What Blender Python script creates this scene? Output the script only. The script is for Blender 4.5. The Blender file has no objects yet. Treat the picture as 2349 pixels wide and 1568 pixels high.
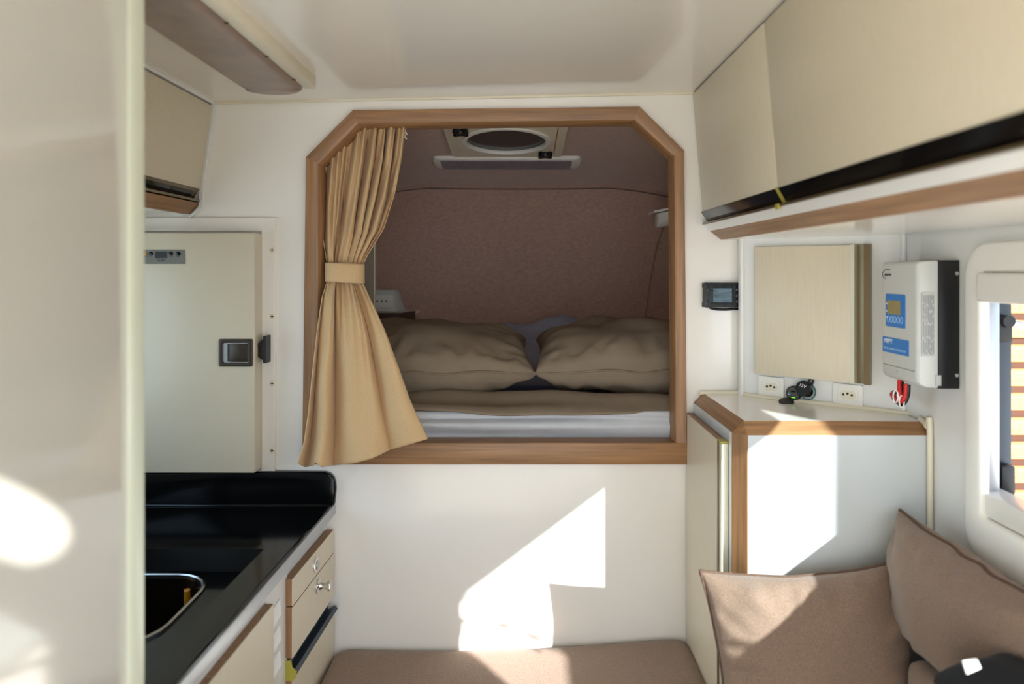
import bpy, bmesh, math, random
from mathutils import Vector, Matrix, noise

# ---------------------------------------------------------------- camera, world, sun
SC = bpy.context.scene
COL = SC.collection
W, H, F = 2349.0, 1568.0, 1650.0          # frame and focal length in pixels
CX, CY = 1190.0, 617.0                    # vanishing point of the room's depth lines
D = 1.76                                  # distance of the front wall
FLOOR = -1.35

cam_d = bpy.data.cameras.new('camera')
cam = bpy.data.objects.new('camera', cam_d); COL.objects.link(cam)
cam.rotation_euler = (math.pi / 2, 0, 0)
cam_d.sensor_width = 36.0
cam_d.lens = F / W * 36.0
cam_d.shift_x = (W / 2 - CX) / W
cam_d.shift_y = (CY - H / 2) / W
cam_d.clip_start = 0.02
cam_d.dof.use_dof = True
cam_d.dof.focus_distance = 1.80
cam_d.dof.aperture_fstop = 2.4
SC.camera = cam

SUN = Vector((-0.66, 1.0, -0.50))        # direction the sunlight travels
world = bpy.data.worlds.new('sky'); SC.world = world
world.use_nodes = True
wn = world.node_tree.nodes; wl = world.node_tree.links
tcw = wn.new('ShaderNodeTexCoord'); sep = wn.new('ShaderNodeSeparateXYZ'); rmp = wn.new('ShaderNodeValToRGB')
wl.new(tcw.outputs['Generated'], sep.inputs[0]); wl.new(sep.outputs['Z'], rmp.inputs[0])
rmp.color_ramp.elements[0].position = 0.0; rmp.color_ramp.elements[0].color = (0.82, 0.91, 1.0, 1)
rmp.color_ramp.elements[1].position = 0.7; rmp.color_ramp.elements[1].color = (0.52, 0.70, 1.0, 1)
wl.new(rmp.outputs[0], wn['Background'].inputs[0])
wn['Background'].inputs[1].default_value = 1.6

sun_d = bpy.data.lights.new('sun', 'SUN'); sun_d.energy = 6.5; sun_d.angle = 0.012
sun_d.color = (1.0, 0.97, 0.93)
sun = bpy.data.objects.new('sun', sun_d); COL.objects.link(sun)
sun.rotation_euler = SUN.to_track_quat('-Z', 'Y').to_euler()

SC.view_settings.view_transform = 'Standard'
SC.view_settings.look = 'None'
SC.view_settings.gamma = 1.0
SC.view_settings.exposure = 1.68
SC.cycles.max_bounces = 12
SC.cycles.diffuse_bounces = 8
SC.cycles.glossy_bounces = 4
SC.cycles.transparent_max_bounces = 8
SC.cycles.caustics_reflective = False
SC.cycles.caustics_refractive = False
SC.cycles.sample_clamp_indirect = 6.0

# ---------------------------------------------------------------- materials
def lin(c):
    return tuple(((v / 255.0) / 12.92 if v / 255.0 <= 0.04045 else ((v / 255.0 + 0.055) / 1.055) ** 2.4) for v in c)

def mat(name, col, rough=0.5, metal=0.0, var=0.05, scale=6.0, stretch=(1, 1, 1), bump=0.0, bscale=None,
        coat=0.0, spec=0.5, emit=0.0, sheen=0.0, detail=4.0, rot=0.0):
    m = bpy.data.materials.new(name); m.use_nodes = True
    nt = m.node_tree; b = nt.nodes['Principled BSDF']
    c = lin(col)
    tc = nt.nodes.new('ShaderNodeTexCoord'); mp = nt.nodes.new('ShaderNodeMapping')
    mp.inputs['Scale'].default_value = stretch
    if rot:
        m0 = nt.nodes.new('ShaderNodeMapping'); m0.inputs['Rotation'].default_value = (0, rot, 0)
        nt.links.new(tc.outputs['Object'], m0.inputs[0]); nt.links.new(m0.outputs[0], mp.inputs[0])
    else:
        nt.links.new(tc.outputs['Object'], mp.inputs[0])
    n = nt.nodes.new('ShaderNodeTexNoise'); n.inputs['Scale'].default_value = scale; n.inputs['Detail'].default_value = detail
    nt.links.new(mp.outputs[0], n.inputs[0])
    r = nt.nodes.new('ShaderNodeValToRGB')
    r.color_ramp.elements[0].position = 0.30; r.color_ramp.elements[1].position = 0.70
    r.color_ramp.elements[0].color = tuple(max(0, v * (1 - var)) for v in c) + (1,)
    r.color_ramp.elements[1].color = tuple(min(1, v * (1 + var)) for v in c) + (1,)
    nt.links.new(n.outputs[0], r.inputs[0]); nt.links.new(r.outputs[0], b.inputs['Base Color'])
    b.inputs['Roughness'].default_value = rough; b.inputs['Metallic'].default_value = metal
    b.inputs['Coat Weight'].default_value = coat; b.inputs['Coat Roughness'].default_value = 0.06
    b.inputs['Specular IOR Level'].default_value = spec
    if sheen:
        b.inputs['Sheen Weight'].default_value = sheen
    if bump:
        n2 = nt.nodes.new('ShaderNodeTexNoise'); n2.inputs['Scale'].default_value = bscale or scale
        n2.inputs['Detail'].default_value = 3.0
        nt.links.new(mp.outputs[0], n2.inputs[0])
        bp = nt.nodes.new('ShaderNodeBump'); bp.inputs['Strength'].default_value = bump; bp.inputs['Distance'].default_value = 0.002
        nt.links.new(n2.outputs[0], bp.inputs['Height']); nt.links.new(bp.outputs[0], b.inputs['Normal'])
    if emit:
        b.inputs['Emission Color'].default_value = c + (1,); b.inputs['Emission Strength'].default_value = emit
    return m

def wood(name, axis, col=(148, 109, 73), rough=0.45, rot=0.0):
    st = {'x': (3, 70, 70), 'y': (70, 3, 70), 'z': (70, 70, 3)}[axis]
    m = mat(name, col, rough, var=0.30, scale=1.6, stretch=st, bump=0.15, detail=6.0, rot=rot)
    return m

M = {}
M['gel'] = mat('white_gelcoat', (238, 234, 227), 0.16, var=0.012, scale=3, bump=0.035, bscale=9, coat=0.25)
M['gel2'] = mat('white_gelcoat_side', (230, 230, 228), 0.22, var=0.012, scale=3, bump=0.03, bscale=12)
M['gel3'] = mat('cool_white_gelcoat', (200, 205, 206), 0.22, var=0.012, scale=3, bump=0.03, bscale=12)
M['panel'] = mat('cream_gloss_panel', (212, 209, 200), 0.10, var=0.01, scale=2, coat=0.3)
M['panel_edge'] = mat('pale_green_white_edge', (216, 220, 200), 0.25, var=0.01)
M['lam'] = mat('beige_linen_laminate', (214, 203, 180), 0.38, var=0.035, scale=12, stretch=(40, 40, 1.6), bump=0.05, bscale=9)
M['wood_x'] = wood('walnut_grain_x', 'x')
M['wood_y'] = wood('walnut_grain_y', 'y')
M['wood_z'] = wood('walnut_grain_z', 'z')
M['wood_d'] = wood('walnut_grain_rising', 'x', rot=math.radians(45))
M['wood_d2'] = wood('walnut_grain_falling', 'x', rot=math.radians(-45))
M['wood_dark'] = wood('dark_walnut', 'x', (74, 56, 44))
M['black'] = mat('black_gloss_plastic', (7, 8, 9), 0.12, var=0.1, spec=0.3)
M['blackmat'] = mat('black_matte', (16, 17, 19), 0.45, var=0.1)
M['darkgap'] = mat('dark_shadow_gap_board', (52, 38, 28), 0.7)
M['steel'] = mat('brushed_steel', (190, 188, 184), 0.22, metal=1.0, var=0.05, stretch=(1, 30, 1))
M['chrome'] = mat('chrome', (222, 222, 222), 0.08, metal=1.0, var=0.02)
M['alu'] = mat('pale_aluminium', (214, 212, 192), 0.30, metal=0.25, var=0.04)
M['alu_grey'] = mat('grey_aluminium', (176, 178, 182), 0.35, metal=0.6, var=0.03)
M['bronze'] = mat('bronze_aluminium', (120, 104, 78), 0.3, metal=0.7, var=0.05)
M['sink'] = mat('dark_steel_basin', (64, 52, 40), 0.18, metal=0.9, var=0.08)
M['yellow'] = mat('olive_yellow_plastic', (172, 160, 62), 0.4, var=0.05)
M['cream'] = mat('cream_plastic', (226, 218, 196), 0.35, var=0.02)
M['white_pl'] = mat('white_plastic', (232, 230, 224), 0.3, var=0.01)
M['grey_pl'] = mat('light_grey_plastic', (206, 208, 205), 0.4, var=0.015, bump=0.03, bscale=300)
M['fridge'] = mat('pale_grey_enamel', (206, 196, 174), 0.25, var=0.015, bump=0.02, bscale=40)
M['brown_metal'] = mat('dark_brown_latch', (58, 48, 38), 0.35, metal=0.4, var=0.1)
M['label_grey'] = mat('grey_control_foil', (112, 108, 100), 0.5, var=0.03)
M['felt'] = mat('brown_felt', (136, 112, 94), 0.95, var=0.22, scale=420, bump=0.5, bscale=420, sheen=0.2)
M['felt2'] = mat('brown_woven_upholstery', (128, 106, 90), 0.92, var=0.20, scale=300, stretch=(1, 1, 2.2), bump=0.5, bscale=300, sheen=0.2)
M['felt_dark'] = mat('dark_brown_piping', (92, 70, 56), 0.95, var=0.2, scale=200)
M['lining'] = mat('mauve_brown_carpet_lining', (180, 150, 136), 0.97, var=0.16, scale=60, stretch=(1, 3, 3), bump=0.3, bscale=240, sheen=0.25)
M['seam'] = mat('pale_seam_cord', (150, 128, 108), 0.9)
M['seam_dark'] = mat('dark_seam', (64, 54, 50), 0.9)
M['curtain'] = mat('tan_curtain_cloth', (202, 170, 127), 0.9, var=0.05, scale=260, bump=0.15, bscale=260, sheen=0.15)
M['bedpillow'] = mat('taupe_cotton', (136, 120, 102), 0.85, var=0.05, scale=30, bump=0.25, bscale=90)
M['bedsheet'] = mat('pale_grey_sheet', (196, 198, 204), 0.85, var=0.03, scale=20, bump=0.2, bscale=60)
M['duvet'] = mat('blue_grey_duvet', (172, 180, 204), 0.85, var=0.05, scale=30, bump=0.25, bscale=80)
M['lens'] = mat('mauve_lamp_diffuser', (150, 132, 122), 0.3, var=0.15, scale=14)
M['ribbed'] = mat('ribbed_grey_diffuser', (130, 128, 140), 0.3, var=0.04)
M['fan_glass'] = mat('smoked_fan_cover', (26, 27, 26), 0.15, var=0.4, scale=18)
M['blue'] = mat('blue_print', (30, 122, 205), 0.4, var=0.02)
M['lcd'] = mat('olive_lcd', (150, 136, 84), 0.3, var=0.08, scale=60)
M['pale_print'] = mat('pale_blue_print', (170, 208, 236), 0.5)
M['white_print'] = mat('white_print', (245, 245, 245), 0.5)
M['dark_print'] = mat('dark_print', (40, 40, 42), 0.5)
M['grey_print'] = mat('grey_print', (120, 122, 124), 0.5)
M['foil'] = mat('pale_sticker', (188, 190, 188), 0.5)
M['red'] = mat('red_cable', (198, 34, 30), 0.4)
M['teal'] = mat('teal_ring', (20, 110, 108), 0.35)
M['green_led'] = mat('green_usb_tongue', (90, 200, 40), 0.4, emit=0.6)
M['screen'] = mat('screen_painted_glare', (84, 104, 116), 0.15, var=0.5, scale=40, stretch=(1, 1, 6))  # banded blue grey paints the film's reflection into the screen colour
M['navy'] = mat('black_navy_cloth', (12, 15, 22), 0.8, var=0.15, scale=60)
M['rubber'] = mat('blue_black_rubber', (46, 58, 70), 0.4, var=0.1)
M['deck'] = mat('beige_paving', (202, 193, 178), 0.85, var=0.12, scale=3)
M['slat'] = wood('weathered_orange_slat', 'x', (204, 140, 84), 0.7)
M['slat_back'] = mat('dark_slat_backing', (70, 42, 26), 0.9)
M['amber'] = mat('amber_drop', (190, 130, 30), 0.2)

def pane_material():
    m = bpy.data.materials.new('clear_acrylic'); m.use_nodes = True
    nt = m.node_tree; nt.nodes.remove(nt.nodes['Principled BSDF'])
    t = nt.nodes.new('ShaderNodeBsdfTransparent'); t.inputs[0].default_value = (0.80, 0.86, 0.88, 1)
    g = nt.nodes.new('ShaderNodeBsdfGlossy'); g.inputs['Roughness'].default_value = 0.03
    fr = nt.nodes.new('ShaderNodeLayerWeight'); fr.inputs[0].default_value = 0.12
    mx = nt.nodes.new('ShaderNodeMixShader')
    nt.links.new(fr.outputs[1], mx.inputs[0]); nt.links.new(t.outputs[0], mx.inputs[1]); nt.links.new(g.outputs[0], mx.inputs[2])
    nt.links.new(mx.outputs[0], nt.nodes['Material Output'].inputs[0])
    return m
M['pane'] = pane_material()

# ---------------------------------------------------------------- helpers
def P(px, py, d):
    """pixel at distance d in front of the camera"""
    return Vector(((px - CX) / F * d, d, -(py - CY) / F * d))

def tag(o, label=None, cat=None, group=None, kind=None):
    if label: o['label'] = label
    if cat: o['category'] = cat
    if group: o['group'] = group
    if kind: o['kind'] = kind
    return o

def thing(name, label, cat, loc, group=None):
    o = bpy.data.objects.new(name, None); COL.objects.link(o)
    o.location = loc; o.empty_display_size = 0.05
    return tag(o, label, cat, group)

def wloc(o):
    return o.location.copy() if o.parent is None else Vector((0, 0, 0))

def mk(name, verts, faces, m, parent=None, smooth=True, bevel=0.0, seg=2, sharp=35, label=None, fix=True):
    me = bpy.data.meshes.new(name)
    bm = bmesh.new()
    vs = [bm.verts.new(tuple(v)) for v in verts]
    for f in faces:
        try:
            bm.faces.new([vs[i] for i in f])
        except ValueError:
            pass
    if fix:
        bmesh.ops.remove_doubles(bm, verts=bm.verts, dist=1e-6)
        bmesh.ops.recalc_face_normals(bm, faces=bm.faces)
    if bevel > 0:
        ed = [e for e in bm.edges if len(e.link_faces) == 2 and e.calc_face_angle(0) > 0.5]
        bmesh.ops.bevel(bm, geom=ed, offset=bevel, segments=seg, affect='EDGES', profile=0.5, clamp_overlap=True)
    bm.to_mesh(me); bm.free()
    if smooth:
        me.polygons.foreach_set('use_smooth', [True] * len(me.polygons))
        me.set_sharp_from_angle(angle=math.radians(sharp))
    me.materials.append(m if not isinstance(m, str) else M[m])
    o = bpy.data.objects.new(name, me); COL.objects.link(o)
    if parent is not None:
        o.parent = parent
        o.matrix_parent_inverse = Matrix.Translation(-wloc(parent))
    if label: o['label'] = label
    return o

BOXF = [(0, 1, 3, 2), (4, 6, 7, 5), (0, 4, 5, 1), (2, 3, 7, 6), (0, 2, 6, 4), (1, 5, 7, 3)]
def boxv(x0, x1, y0, y1, z0, z1):
    return [Vector((x, y, z)) for x in (x0, x1) for y in (y0, y1) for z in (z0, z1)]

def box(name, x, y, z, m, parent=None, bevel=0.0, seg=2, **k):
    return mk(name, boxv(*x, *y, *z), BOXF, m, parent, bevel=bevel, seg=seg, **k)

class Fr:
    """local frame on a surface: u along, v up, n out of the surface"""
    def __init__(s, o, u, v):
        s.o = Vector(o); s.u = Vector(u).normalized(); s.v = Vector(v).normalized(); s.n = s.u.cross(s.v).normalized()
    def p(s, a, b, c=0.0):
        return s.o + s.u * a + s.v * b + s.n * c
    def px(s, x, y, off=0.0):
        d = Vector(((x - CX) / F, 1.0, -(y - CY) / F))
        t = (s.o + s.n * off).dot(s.n) / d.dot(s.n)
        q = d * t - s.o
        return q.dot(s.u), q.dot(s.v)

def fbox(name, fr, a, b, c, m, parent=None, bevel=0.0, seg=2, **k):
    vs = [fr.p(x, y, z) for x in a for y in b for z in c]
    return mk(name, vs, BOXF, m, parent, bevel=bevel, seg=seg, **k)

def loft(rings, closed=True, caps=True):
    n = len(rings[0]); vs = [v for r in rings for v in r]; fs = []
    for i in range(len(rings) - 1):
        for j in range(n if closed else n - 1):
            k = (j + 1) % n
            fs.append((i * n + j, i * n + k, (i + 1) * n + k, (i + 1) * n + j))
    if caps and closed:
        fs.append(tuple(range(n))[::-1]); fs.append(tuple((len(rings) - 1) * n + j for j in range(n)))
    return vs, fs

def prism_y(name, prof, y0, y1, m, parent=None, bevel=0.0, **k):
    """(x, z) profile run along y"""
    vs, fs = loft([[Vector((x, y, z)) for x, z in prof] for y in (y0, y1)])
    return mk(name, vs, fs, m, parent, bevel=bevel, **k)

def prism_z(name, plan, z0, z1, m, parent=None, bevel=0.0, **k):
    vs, fs = loft([[Vector((x, y, z)) for x, y in plan] for z in (z0, z1)])
    return mk(name, vs, fs, m, parent, bevel=bevel, **k)

def fprism(name, fr, poly, c0, c1, m, parent=None, bevel=0.0, **k):
    vs, fs = loft([[fr.p(a, b, c) for a, b in poly] for c in (c0, c1)])
    return mk(name, vs, fs, m, parent, bevel=bevel, **k)

def fring(name, fr, outer, inner, c0, c1, m, parent=None, bevel=0.0, **k):
    """ring between two outlines of equal point count, c0 back, c1 front"""
    n = len(outer)
    loops = [[fr.p(a, b, c0) for a, b in outer], [fr.p(a, b, c1) for a, b in outer],
             [fr.p(a, b, c1) for a, b in inner], [fr.p(a, b, c0) for a, b in inner]]
    vs = [v for l in loops for v in l]; fs = []
    for i in range(4):
        i2 = (i + 1) % 4
        for j in range(n):
            j2 = (j + 1) % n
            fs.append((i * n + j, i * n + j2, i2 * n + j2, i2 * n + j))
    return mk(name, vs, fs, m, parent, bevel=bevel, **k)

def rrect(a0, a1, b0, b1, r, n=5):
    pts = []
    for cx, cy, s in ((a1 - r, b0 + r, -90), (a1 - r, b1 - r, 0), (a0 + r, b1 - r, 90), (a0 + r, b0 + r, 180)):
        for i in range(n + 1):
            t = math.radians(s + 90.0 * i / n)
            pts.append((cx + r * math.cos(t), cy + r * math.sin(t)))
    return pts

def circ(a, b, r, n=20, ry=None, ph=0.0):
    return [(a + r * math.cos(ph + 2 * math.pi * i / n), b + (ry or r) * math.sin(ph + 2 * math.pi * i / n)) for i in range(n)]

def tube(name, pts, r, m, parent=None, n=8, **k):
    pts = [Vector(p) for p in pts]; rings = []
    up = None
    for i, p in enumerate(pts):
        t = (pts[min(i + 1, len(pts) - 1)] - pts[max(i - 1, 0)]).normalized()
        if up is None:
            up = t.orthogonal().normalized()
        up = (up - t * up.dot(t)).normalized()
        s = t.cross(up)
        rr = r[i] if isinstance(r, (list, tuple)) else r
        rings.append([p + (up * math.cos(2 * math.pi * j / n) + s * math.sin(2 * math.pi * j / n)) * rr for j in range(n)])
    vs, fs = loft(rings)
    return mk(name, vs, fs, m, parent, sharp=60, **k)

def lathe(name, fr, prof, m, parent=None, n=24, a=0.0, b=0.0, **k):
    """(radius, height along n) profile about the frame's normal at (a, b)"""
    rings = [[fr.p(a + r * math.cos(2 * math.pi * j / n), b + r * math.sin(2 * math.pi * j / n), c) for j in range(n)] for r, c in prof]
    vs, fs = loft(rings)
    return mk(name, vs, fs, m, parent, **k)

def spline(pts, n):
    """smooth curve through points"""
    pts = [Vector(p) for p in pts]; out = []
    for i in range(len(pts) - 1):
        p0, p1, p2, p3 = pts[max(i - 1, 0)], pts[i], pts[i + 1], pts[min(i + 2, len(pts) - 1)]
        for j in range(n):
            t = j / n
            out.append(0.5 * ((2 * p1) + (p2 - p0) * t + (2 * p0 - 5 * p1 + 4 * p2 - p3) * t * t + (3 * p1 - p0 - 3 * p2 + p3) * t ** 3))
    out.append(pts[-1])
    return out

def lut(tab, x):
    if x <= tab[0][0]: return tab[0][1]
    for (x0, y0), (x1, y1) in zip(tab, tab[1:]):
        if x <= x1:
            t = (x - x0) / (x1 - x0)
            return y0 + (y1 - y0) * t
    return tab[-1][1]

def grid(nu, nv, fn):
    vs = [fn(i / (nu - 1), j / (nv - 1)) for j in range(nv) for i in range(nu)]
    fs = [(j * nu + i, j * nu + i + 1, (j + 1) * nu + i + 1, (j + 1) * nu + i) for j in range(nv - 1) for i in range(nu - 1)]
    return vs, fs

def writing(name, body, size, fr, a, b, c, m, parent=None, shear=0.0, align='CENTER'):
    cu = bpy.data.curves.new(name, 'FONT'); cu.body = body; cu.size = size; cu.shear = shear
    cu.align_x = align; cu.align_y = 'CENTER'; cu.extrude = 0.0002
    t = bpy.data.objects.new(name, cu); COL.objects.link(t)
    bpy.context.view_layer.update()
    me = bpy.data.meshes.new_from_object(t)
    bpy.data.objects.remove(t); bpy.data.curves.remove(cu)
    for v in me.vertices:
        v.co = fr.p(a + v.co.x, b + v.co.y, c + v.co.z)
    me.materials.clear(); me.materials.append(M[m])
    o = bpy.data.objects.new(name, me); COL.objects.link(o)
    if parent is not None:
        o.parent = parent; o.matrix_parent_inverse = Matrix.Translation(-wloc(parent))
    return o

def pillow_mesh(c, u, v, n, w, h, T, seed=0, pinch=0.07, N=44, wr=0.006, power=0.42, corner=0.0, gather=0.0025):
    u = Vector(u).normalized(); v = Vector(v).normalized(); n = Vector(n).normalized(); c = Vector(c)
    vs = []; fs = []
    def pt(i, j, side):
        s = 2 * i / (N - 1) - 1; t = 2 * j / (N - 1) - 1
        s = math.sin(s * math.pi / 2) * 0.55 + s * 0.45; t = math.sin(t * math.pi / 2) * 0.55 + t * 0.45
        x = s * w / 2 * (1 - pinch * (1 - t * t) * s * s)
        y = t * h / 2 * (1 - pinch * (1 - s * s) * t * t)
        if corner:
            k = corner * (abs(s) * abs(t)) ** 6
            x -= math.copysign(k * w / 2, s); y -= math.copysign(k * h / 2, t)
        body = max(0.0, (1 - s * s) * (1 - t * t)) ** power
        e = min(1 - abs(s), 1 - abs(t))
        q = Vector((x * 9 + seed * 3.1, y * 9 - seed, side * 2.0))
        ang = math.atan2(y, x)
        wrk = wr * noise.noise(q) * 2.0 + wr * 1.4 * noise.noise(Vector((math.cos(ang) * 6 + seed, math.sin(ang) * 6, side + e * 1.5))) * math.exp(-((e - 0.18) / 0.2) ** 2)
        along = x if abs(t) > abs(s) else y
        wrk += gather * math.sin(along * 95 + 3 * noise.noise(Vector((along * 12, seed, side)))) * math.exp(-((e - 0.10) / 0.11) ** 2)
        z = side * (T / 2 * body) + wrk * min(1, e * 8)
        if e <= 1e-6: z = 0.0
        wave = 0.004 * math.sin(9 * ang + seed) * (1 - min(1, e * 5))
        return c + u * x + v * y + n * (z + wave)
    idx = {}
    for side in (1, -1):
        for j in range(N):
            for i in range(N):
                rim = i in (0, N - 1) or j in (0, N - 1)
                key = (i, j, 0 if rim else side)
                if key not in idx:
                    idx[key] = len(vs); vs.append(pt(i, j, side))
    for side in (1, -1):
        for j in range(N - 1):
            for i in range(N - 1):
                q = []
                for a, b in ((i, j), (i + 1, j), (i + 1, j + 1), (i, j + 1)):
                    rim = a in (0, N - 1) or b in (0, N - 1)
                    q.append(idx[(a, b, 0 if rim else side)])
                fs.append(tuple(q if side > 0 else q[::-1]))
    rim = [(i, 0) for i in range(N - 1)] + [(N - 1, j) for j in range(N - 1)] + [(i, N - 1) for i in range(N - 1, 0, -1)] + [(0, j) for j in range(N - 1, 0, -1)]
    edge = [vs[idx[(i, j, 0)]].copy() for i, j in rim]
    return vs, fs, edge

# ---------------------------------------------------------------- the room
FW = Fr((0, D, 0), (1, 0, 0), (0, 0, 1))           # front wall, n points to the camera
XL, XR = -1.10, 0.81
def ceil_z(x): return 0.408 + 0.0208 * (x + 0.736)

outer6 = [(705, 362), (812, 255), (1465, 247), (1567, 347), (1573, 1062), (697, 1065)]
inner6 = [(738, 379), (826, 290), (1452, 281), (1541, 361), (1545, 1012), (735, 1012)]
oA = [FW.px(*q) for q in outer6]
iA = [FW.px(*q) for q in inner6]
hole = [((o[0] + i[0]) / 2, (o[1] + i[1]) / 2) for o, i in zip(oA, iA)]
rim_o = [(XL, 0.20), (XL, 0.47), (1.0, 0.47), (1.0, 0.20), (1.0, FLOOR), (XL, FLOOR)]
w = fring('wall_front', FW, rim_o, hole, -0.04, 0.0, 'gel'); tag(w, 'glossy cream wall around the bed opening', kind='structure')

# ceiling with an unseen roof hatch, outline shaped to cast the partition's sun patch
def ceiling():
    vx, vy = 0.42, -0.69
    n = 24
    cor = []
    for i in range(n):
        t = 2 * math.pi * i / n
        c, s = math.cos(t), math.sin(t)
        k = 1.0 / max(abs(c), abs(s))
        ex = max(-1, min(1, c * k)); ey = max(-1, min(1, s * k))
        x = vx + (XR + 0.02 - vx) * ex if ex > 0 else vx + (vx - XL) * ex
        y = vy + (D + 0.0 - vy) * ey if ey > 0 else vy + (vy + 1.35) * ey
        cor.append((x, y))
    for i, q in enumerate([(XR + .02, D), (XL, D), (XL, -1.35), (XR + .02, -1.35)]):
        cor[3 + 6 * i] = q
    hatch = [(0.497, -0.745), (0.491, -0.715), (0.474, -0.679), (0.445, -0.648), (0.405, -0.622), (0.362, -0.606), (0.30, -0.600), (0.27, -0.63), (0.27, -0.69), (0.36, -0.716), (0.4535, -0.745), (0.491, -0.757)]
    inn = []
    for i in range(n):      # the ray from the centre to the outline of that shaped hatch opening
        t = 2 * math.pi * i / n; c, s = math.cos(t), math.sin(t); best = 0.02
        for (x0, y0), (x1, y1) in zip(hatch, hatch[1:] + hatch[:1]):
            ax, ay, bx, by = x0 - vx, y0 - vy, x1 - x0, y1 - y0
            den = c * by - s * bx
            if abs(den) > 1e-9:
                q = (ax * by - ay * bx) / den; w_ = (ax * s - ay * c) / den
                if q > 0 and 0 <= w_ <= 1: best = max(best, q)
        inn.append((vx + best * c, vy + best * s))
    loops = [[Vector((x, y, ceil_z(x) + dz)) for x, y in l] for l, dz in ((cor, 0.006), (cor, 0.0), (inn, 0.0), (inn, 0.006))]
    vs = [v for l in loops for v in l]; fs = []
    for i in range(4):
        for j in range(n):
            j2 = (j + 1) % n; i2 = (i + 1) % 4
            fs.append((i * n + j, i * n + j2, i2 * n + j2, i2 * n + j))
    return mk('ceiling', vs, fs, 'gel')
tag(ceiling(), 'glossy cream moulded ceiling', kind='structure')

tag(box('floor', (XL, XR), (-1.35, D), (FLOOR - 0.04, FLOOR), 'deck'), 'beige floor of the camper', kind='structure')

# right wall with the window hole: frame u = -y (towards the camera), v = z, n = -x
RW = Fr((XR, 0, 0), (0, -1, 0), (0, 0, 1))
WY0, WY1, WZ0, WZ1 = 0.20, 1.300, -0.425, -0.005
r = fring('wall_right', RW, [(1.35, FLOOR), (1.35, 0.46), (-D, 0.46), (-D, FLOOR)],
          [(-WY0, WZ0), (-WY0, WZ1), (-WY1, WZ1), (-WY1, WZ0)], -0.045, 0.0, 'gel2')
tag(r, 'white side wall holding the window', kind='structure')
LW = Fr((XL, 0, 0), (0, 1, 0), (0, 0, 1))
l = fring('wall_left', LW, [(-1.35, FLOOR), (-1.35, 0.46), (D, 0.46), (D, FLOOR)], [(0.92, -0.43), (0.92, 0.09), (1.62, 0.09), (1.62, -0.43)], -0.035, 0.0, 'gel2')
tag(l, 'white side wall behind the kitchen', kind='structure')
w2 = bpy.data.objects.new('added_window', None); COL.objects.link(w2); w2.location = (XL, 1.27, -0.17)  # unseen window added to bring daylight onto the kitchen side
tag(w2, 'added unseen window behind the partition, bringing daylight to the kitchen', kind='structure')
fring('window_frame', LW, rrect(0.88, 1.66, -0.47, 0.125, .05, 5), rrect(0.925, 1.615, -0.425, 0.085, .02, 5), 0.0, .015, 'white_pl', w2, bevel=.004)
fprism('pane', LW, rrect(0.92, 1.62, -0.43, 0.09, .01, 4), -.025, -.022, 'pane', w2)
# rear wall; its wide unseen opening is added to let daylight in
BW = Fr((0, -1.30, 0), (1, 0, 0), (0, 0, 1))
b = fring('wall_back', BW, [(XL, FLOOR), (XL, 0.44), (XR, 0.44), (XR, FLOOR)],
          [(-0.42, FLOOR + 0.02), (-0.42, 0.38), (0.62, 0.38), (0.62, FLOOR + 0.02)], 0.0, 0.05, 'gel2')
tag(b, 'white rear wall around an added opening for daylight', kind='structure')
# tall partition on the kitchen side
pt_ = box('wall_partition', (XL, -0.45), (-1.30, 0.845), (FLOOR, 0.41), 'panel', bevel=0.002)
tag(pt_, 'glossy cream partition panel beside the kitchen', kind='structure')
e = prism_z('edge_trim', [(-0.51, 0.843), (-0.4485, 0.826), (-0.4465, 0.834), (-0.4465, 0.858), (-0.4495, 0.863), (-0.51, 0.866)], FLOOR, 0.405, 'panel_edge', pt_, bevel=0.002)
e['label'] = 'pale rounded edge strip of the partition'
# corner wall across the right front corner
NW = Fr((0.538, 1.73, -0.303), (0.81 - 0.538, 1.505 - 1.73, 0), (0, 0, 1))
NL = math.hypot(0.81 - 0.538, 1.505 - 1.73)
c = fbox('wall_corner', NW, (-0.01, NL + 0.02), (-0.02, 0.39), (-0.02, 0.0), 'gel2')
tag(c, 'white angled wall across the corner above the counter', kind='structure')
t = tube('trim_1', [(XL, D - 0.003, ceil_z(XL) - .002), (XR, D - 0.003, ceil_z(XR) - .002)], 0.004, 'cream'); tag(t, 'cream bead along the ceiling joint', kind='structure')
t = tube('trim_2', [NW.p(NL - 0.004, 0.0, 0.003), NW.p(NL - 0.004, 0.38, 0.003)], 0.006, 'gel2'); tag(t, 'white corner bead beside the angled wall', kind='structure')
t = tube('trim_3', [NW.p(0.0, 0.0, 0.003), NW.p(0.0, 0.38, 0.003)], 0.006, 'gel2'); tag(t, 'white bead where the angled wall meets the front wall', kind='structure')
bead = [(0.44, 1.752, -0.302), (0.535, 1.745, -0.300), (0.56, 1.70, -0.300), (0.806, 1.50, -0.300), (0.804, 1.44, -0.300), (0.803, 1.415, -0.31), (0.803, 1.405, -0.34), (0.803, 1.405, -0.9)]
t = tube('trim_4', spline(bead, 6), 0.0055, 'cream'); tag(t, 'cream sealant bead around the corner counter', kind='structure')

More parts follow.
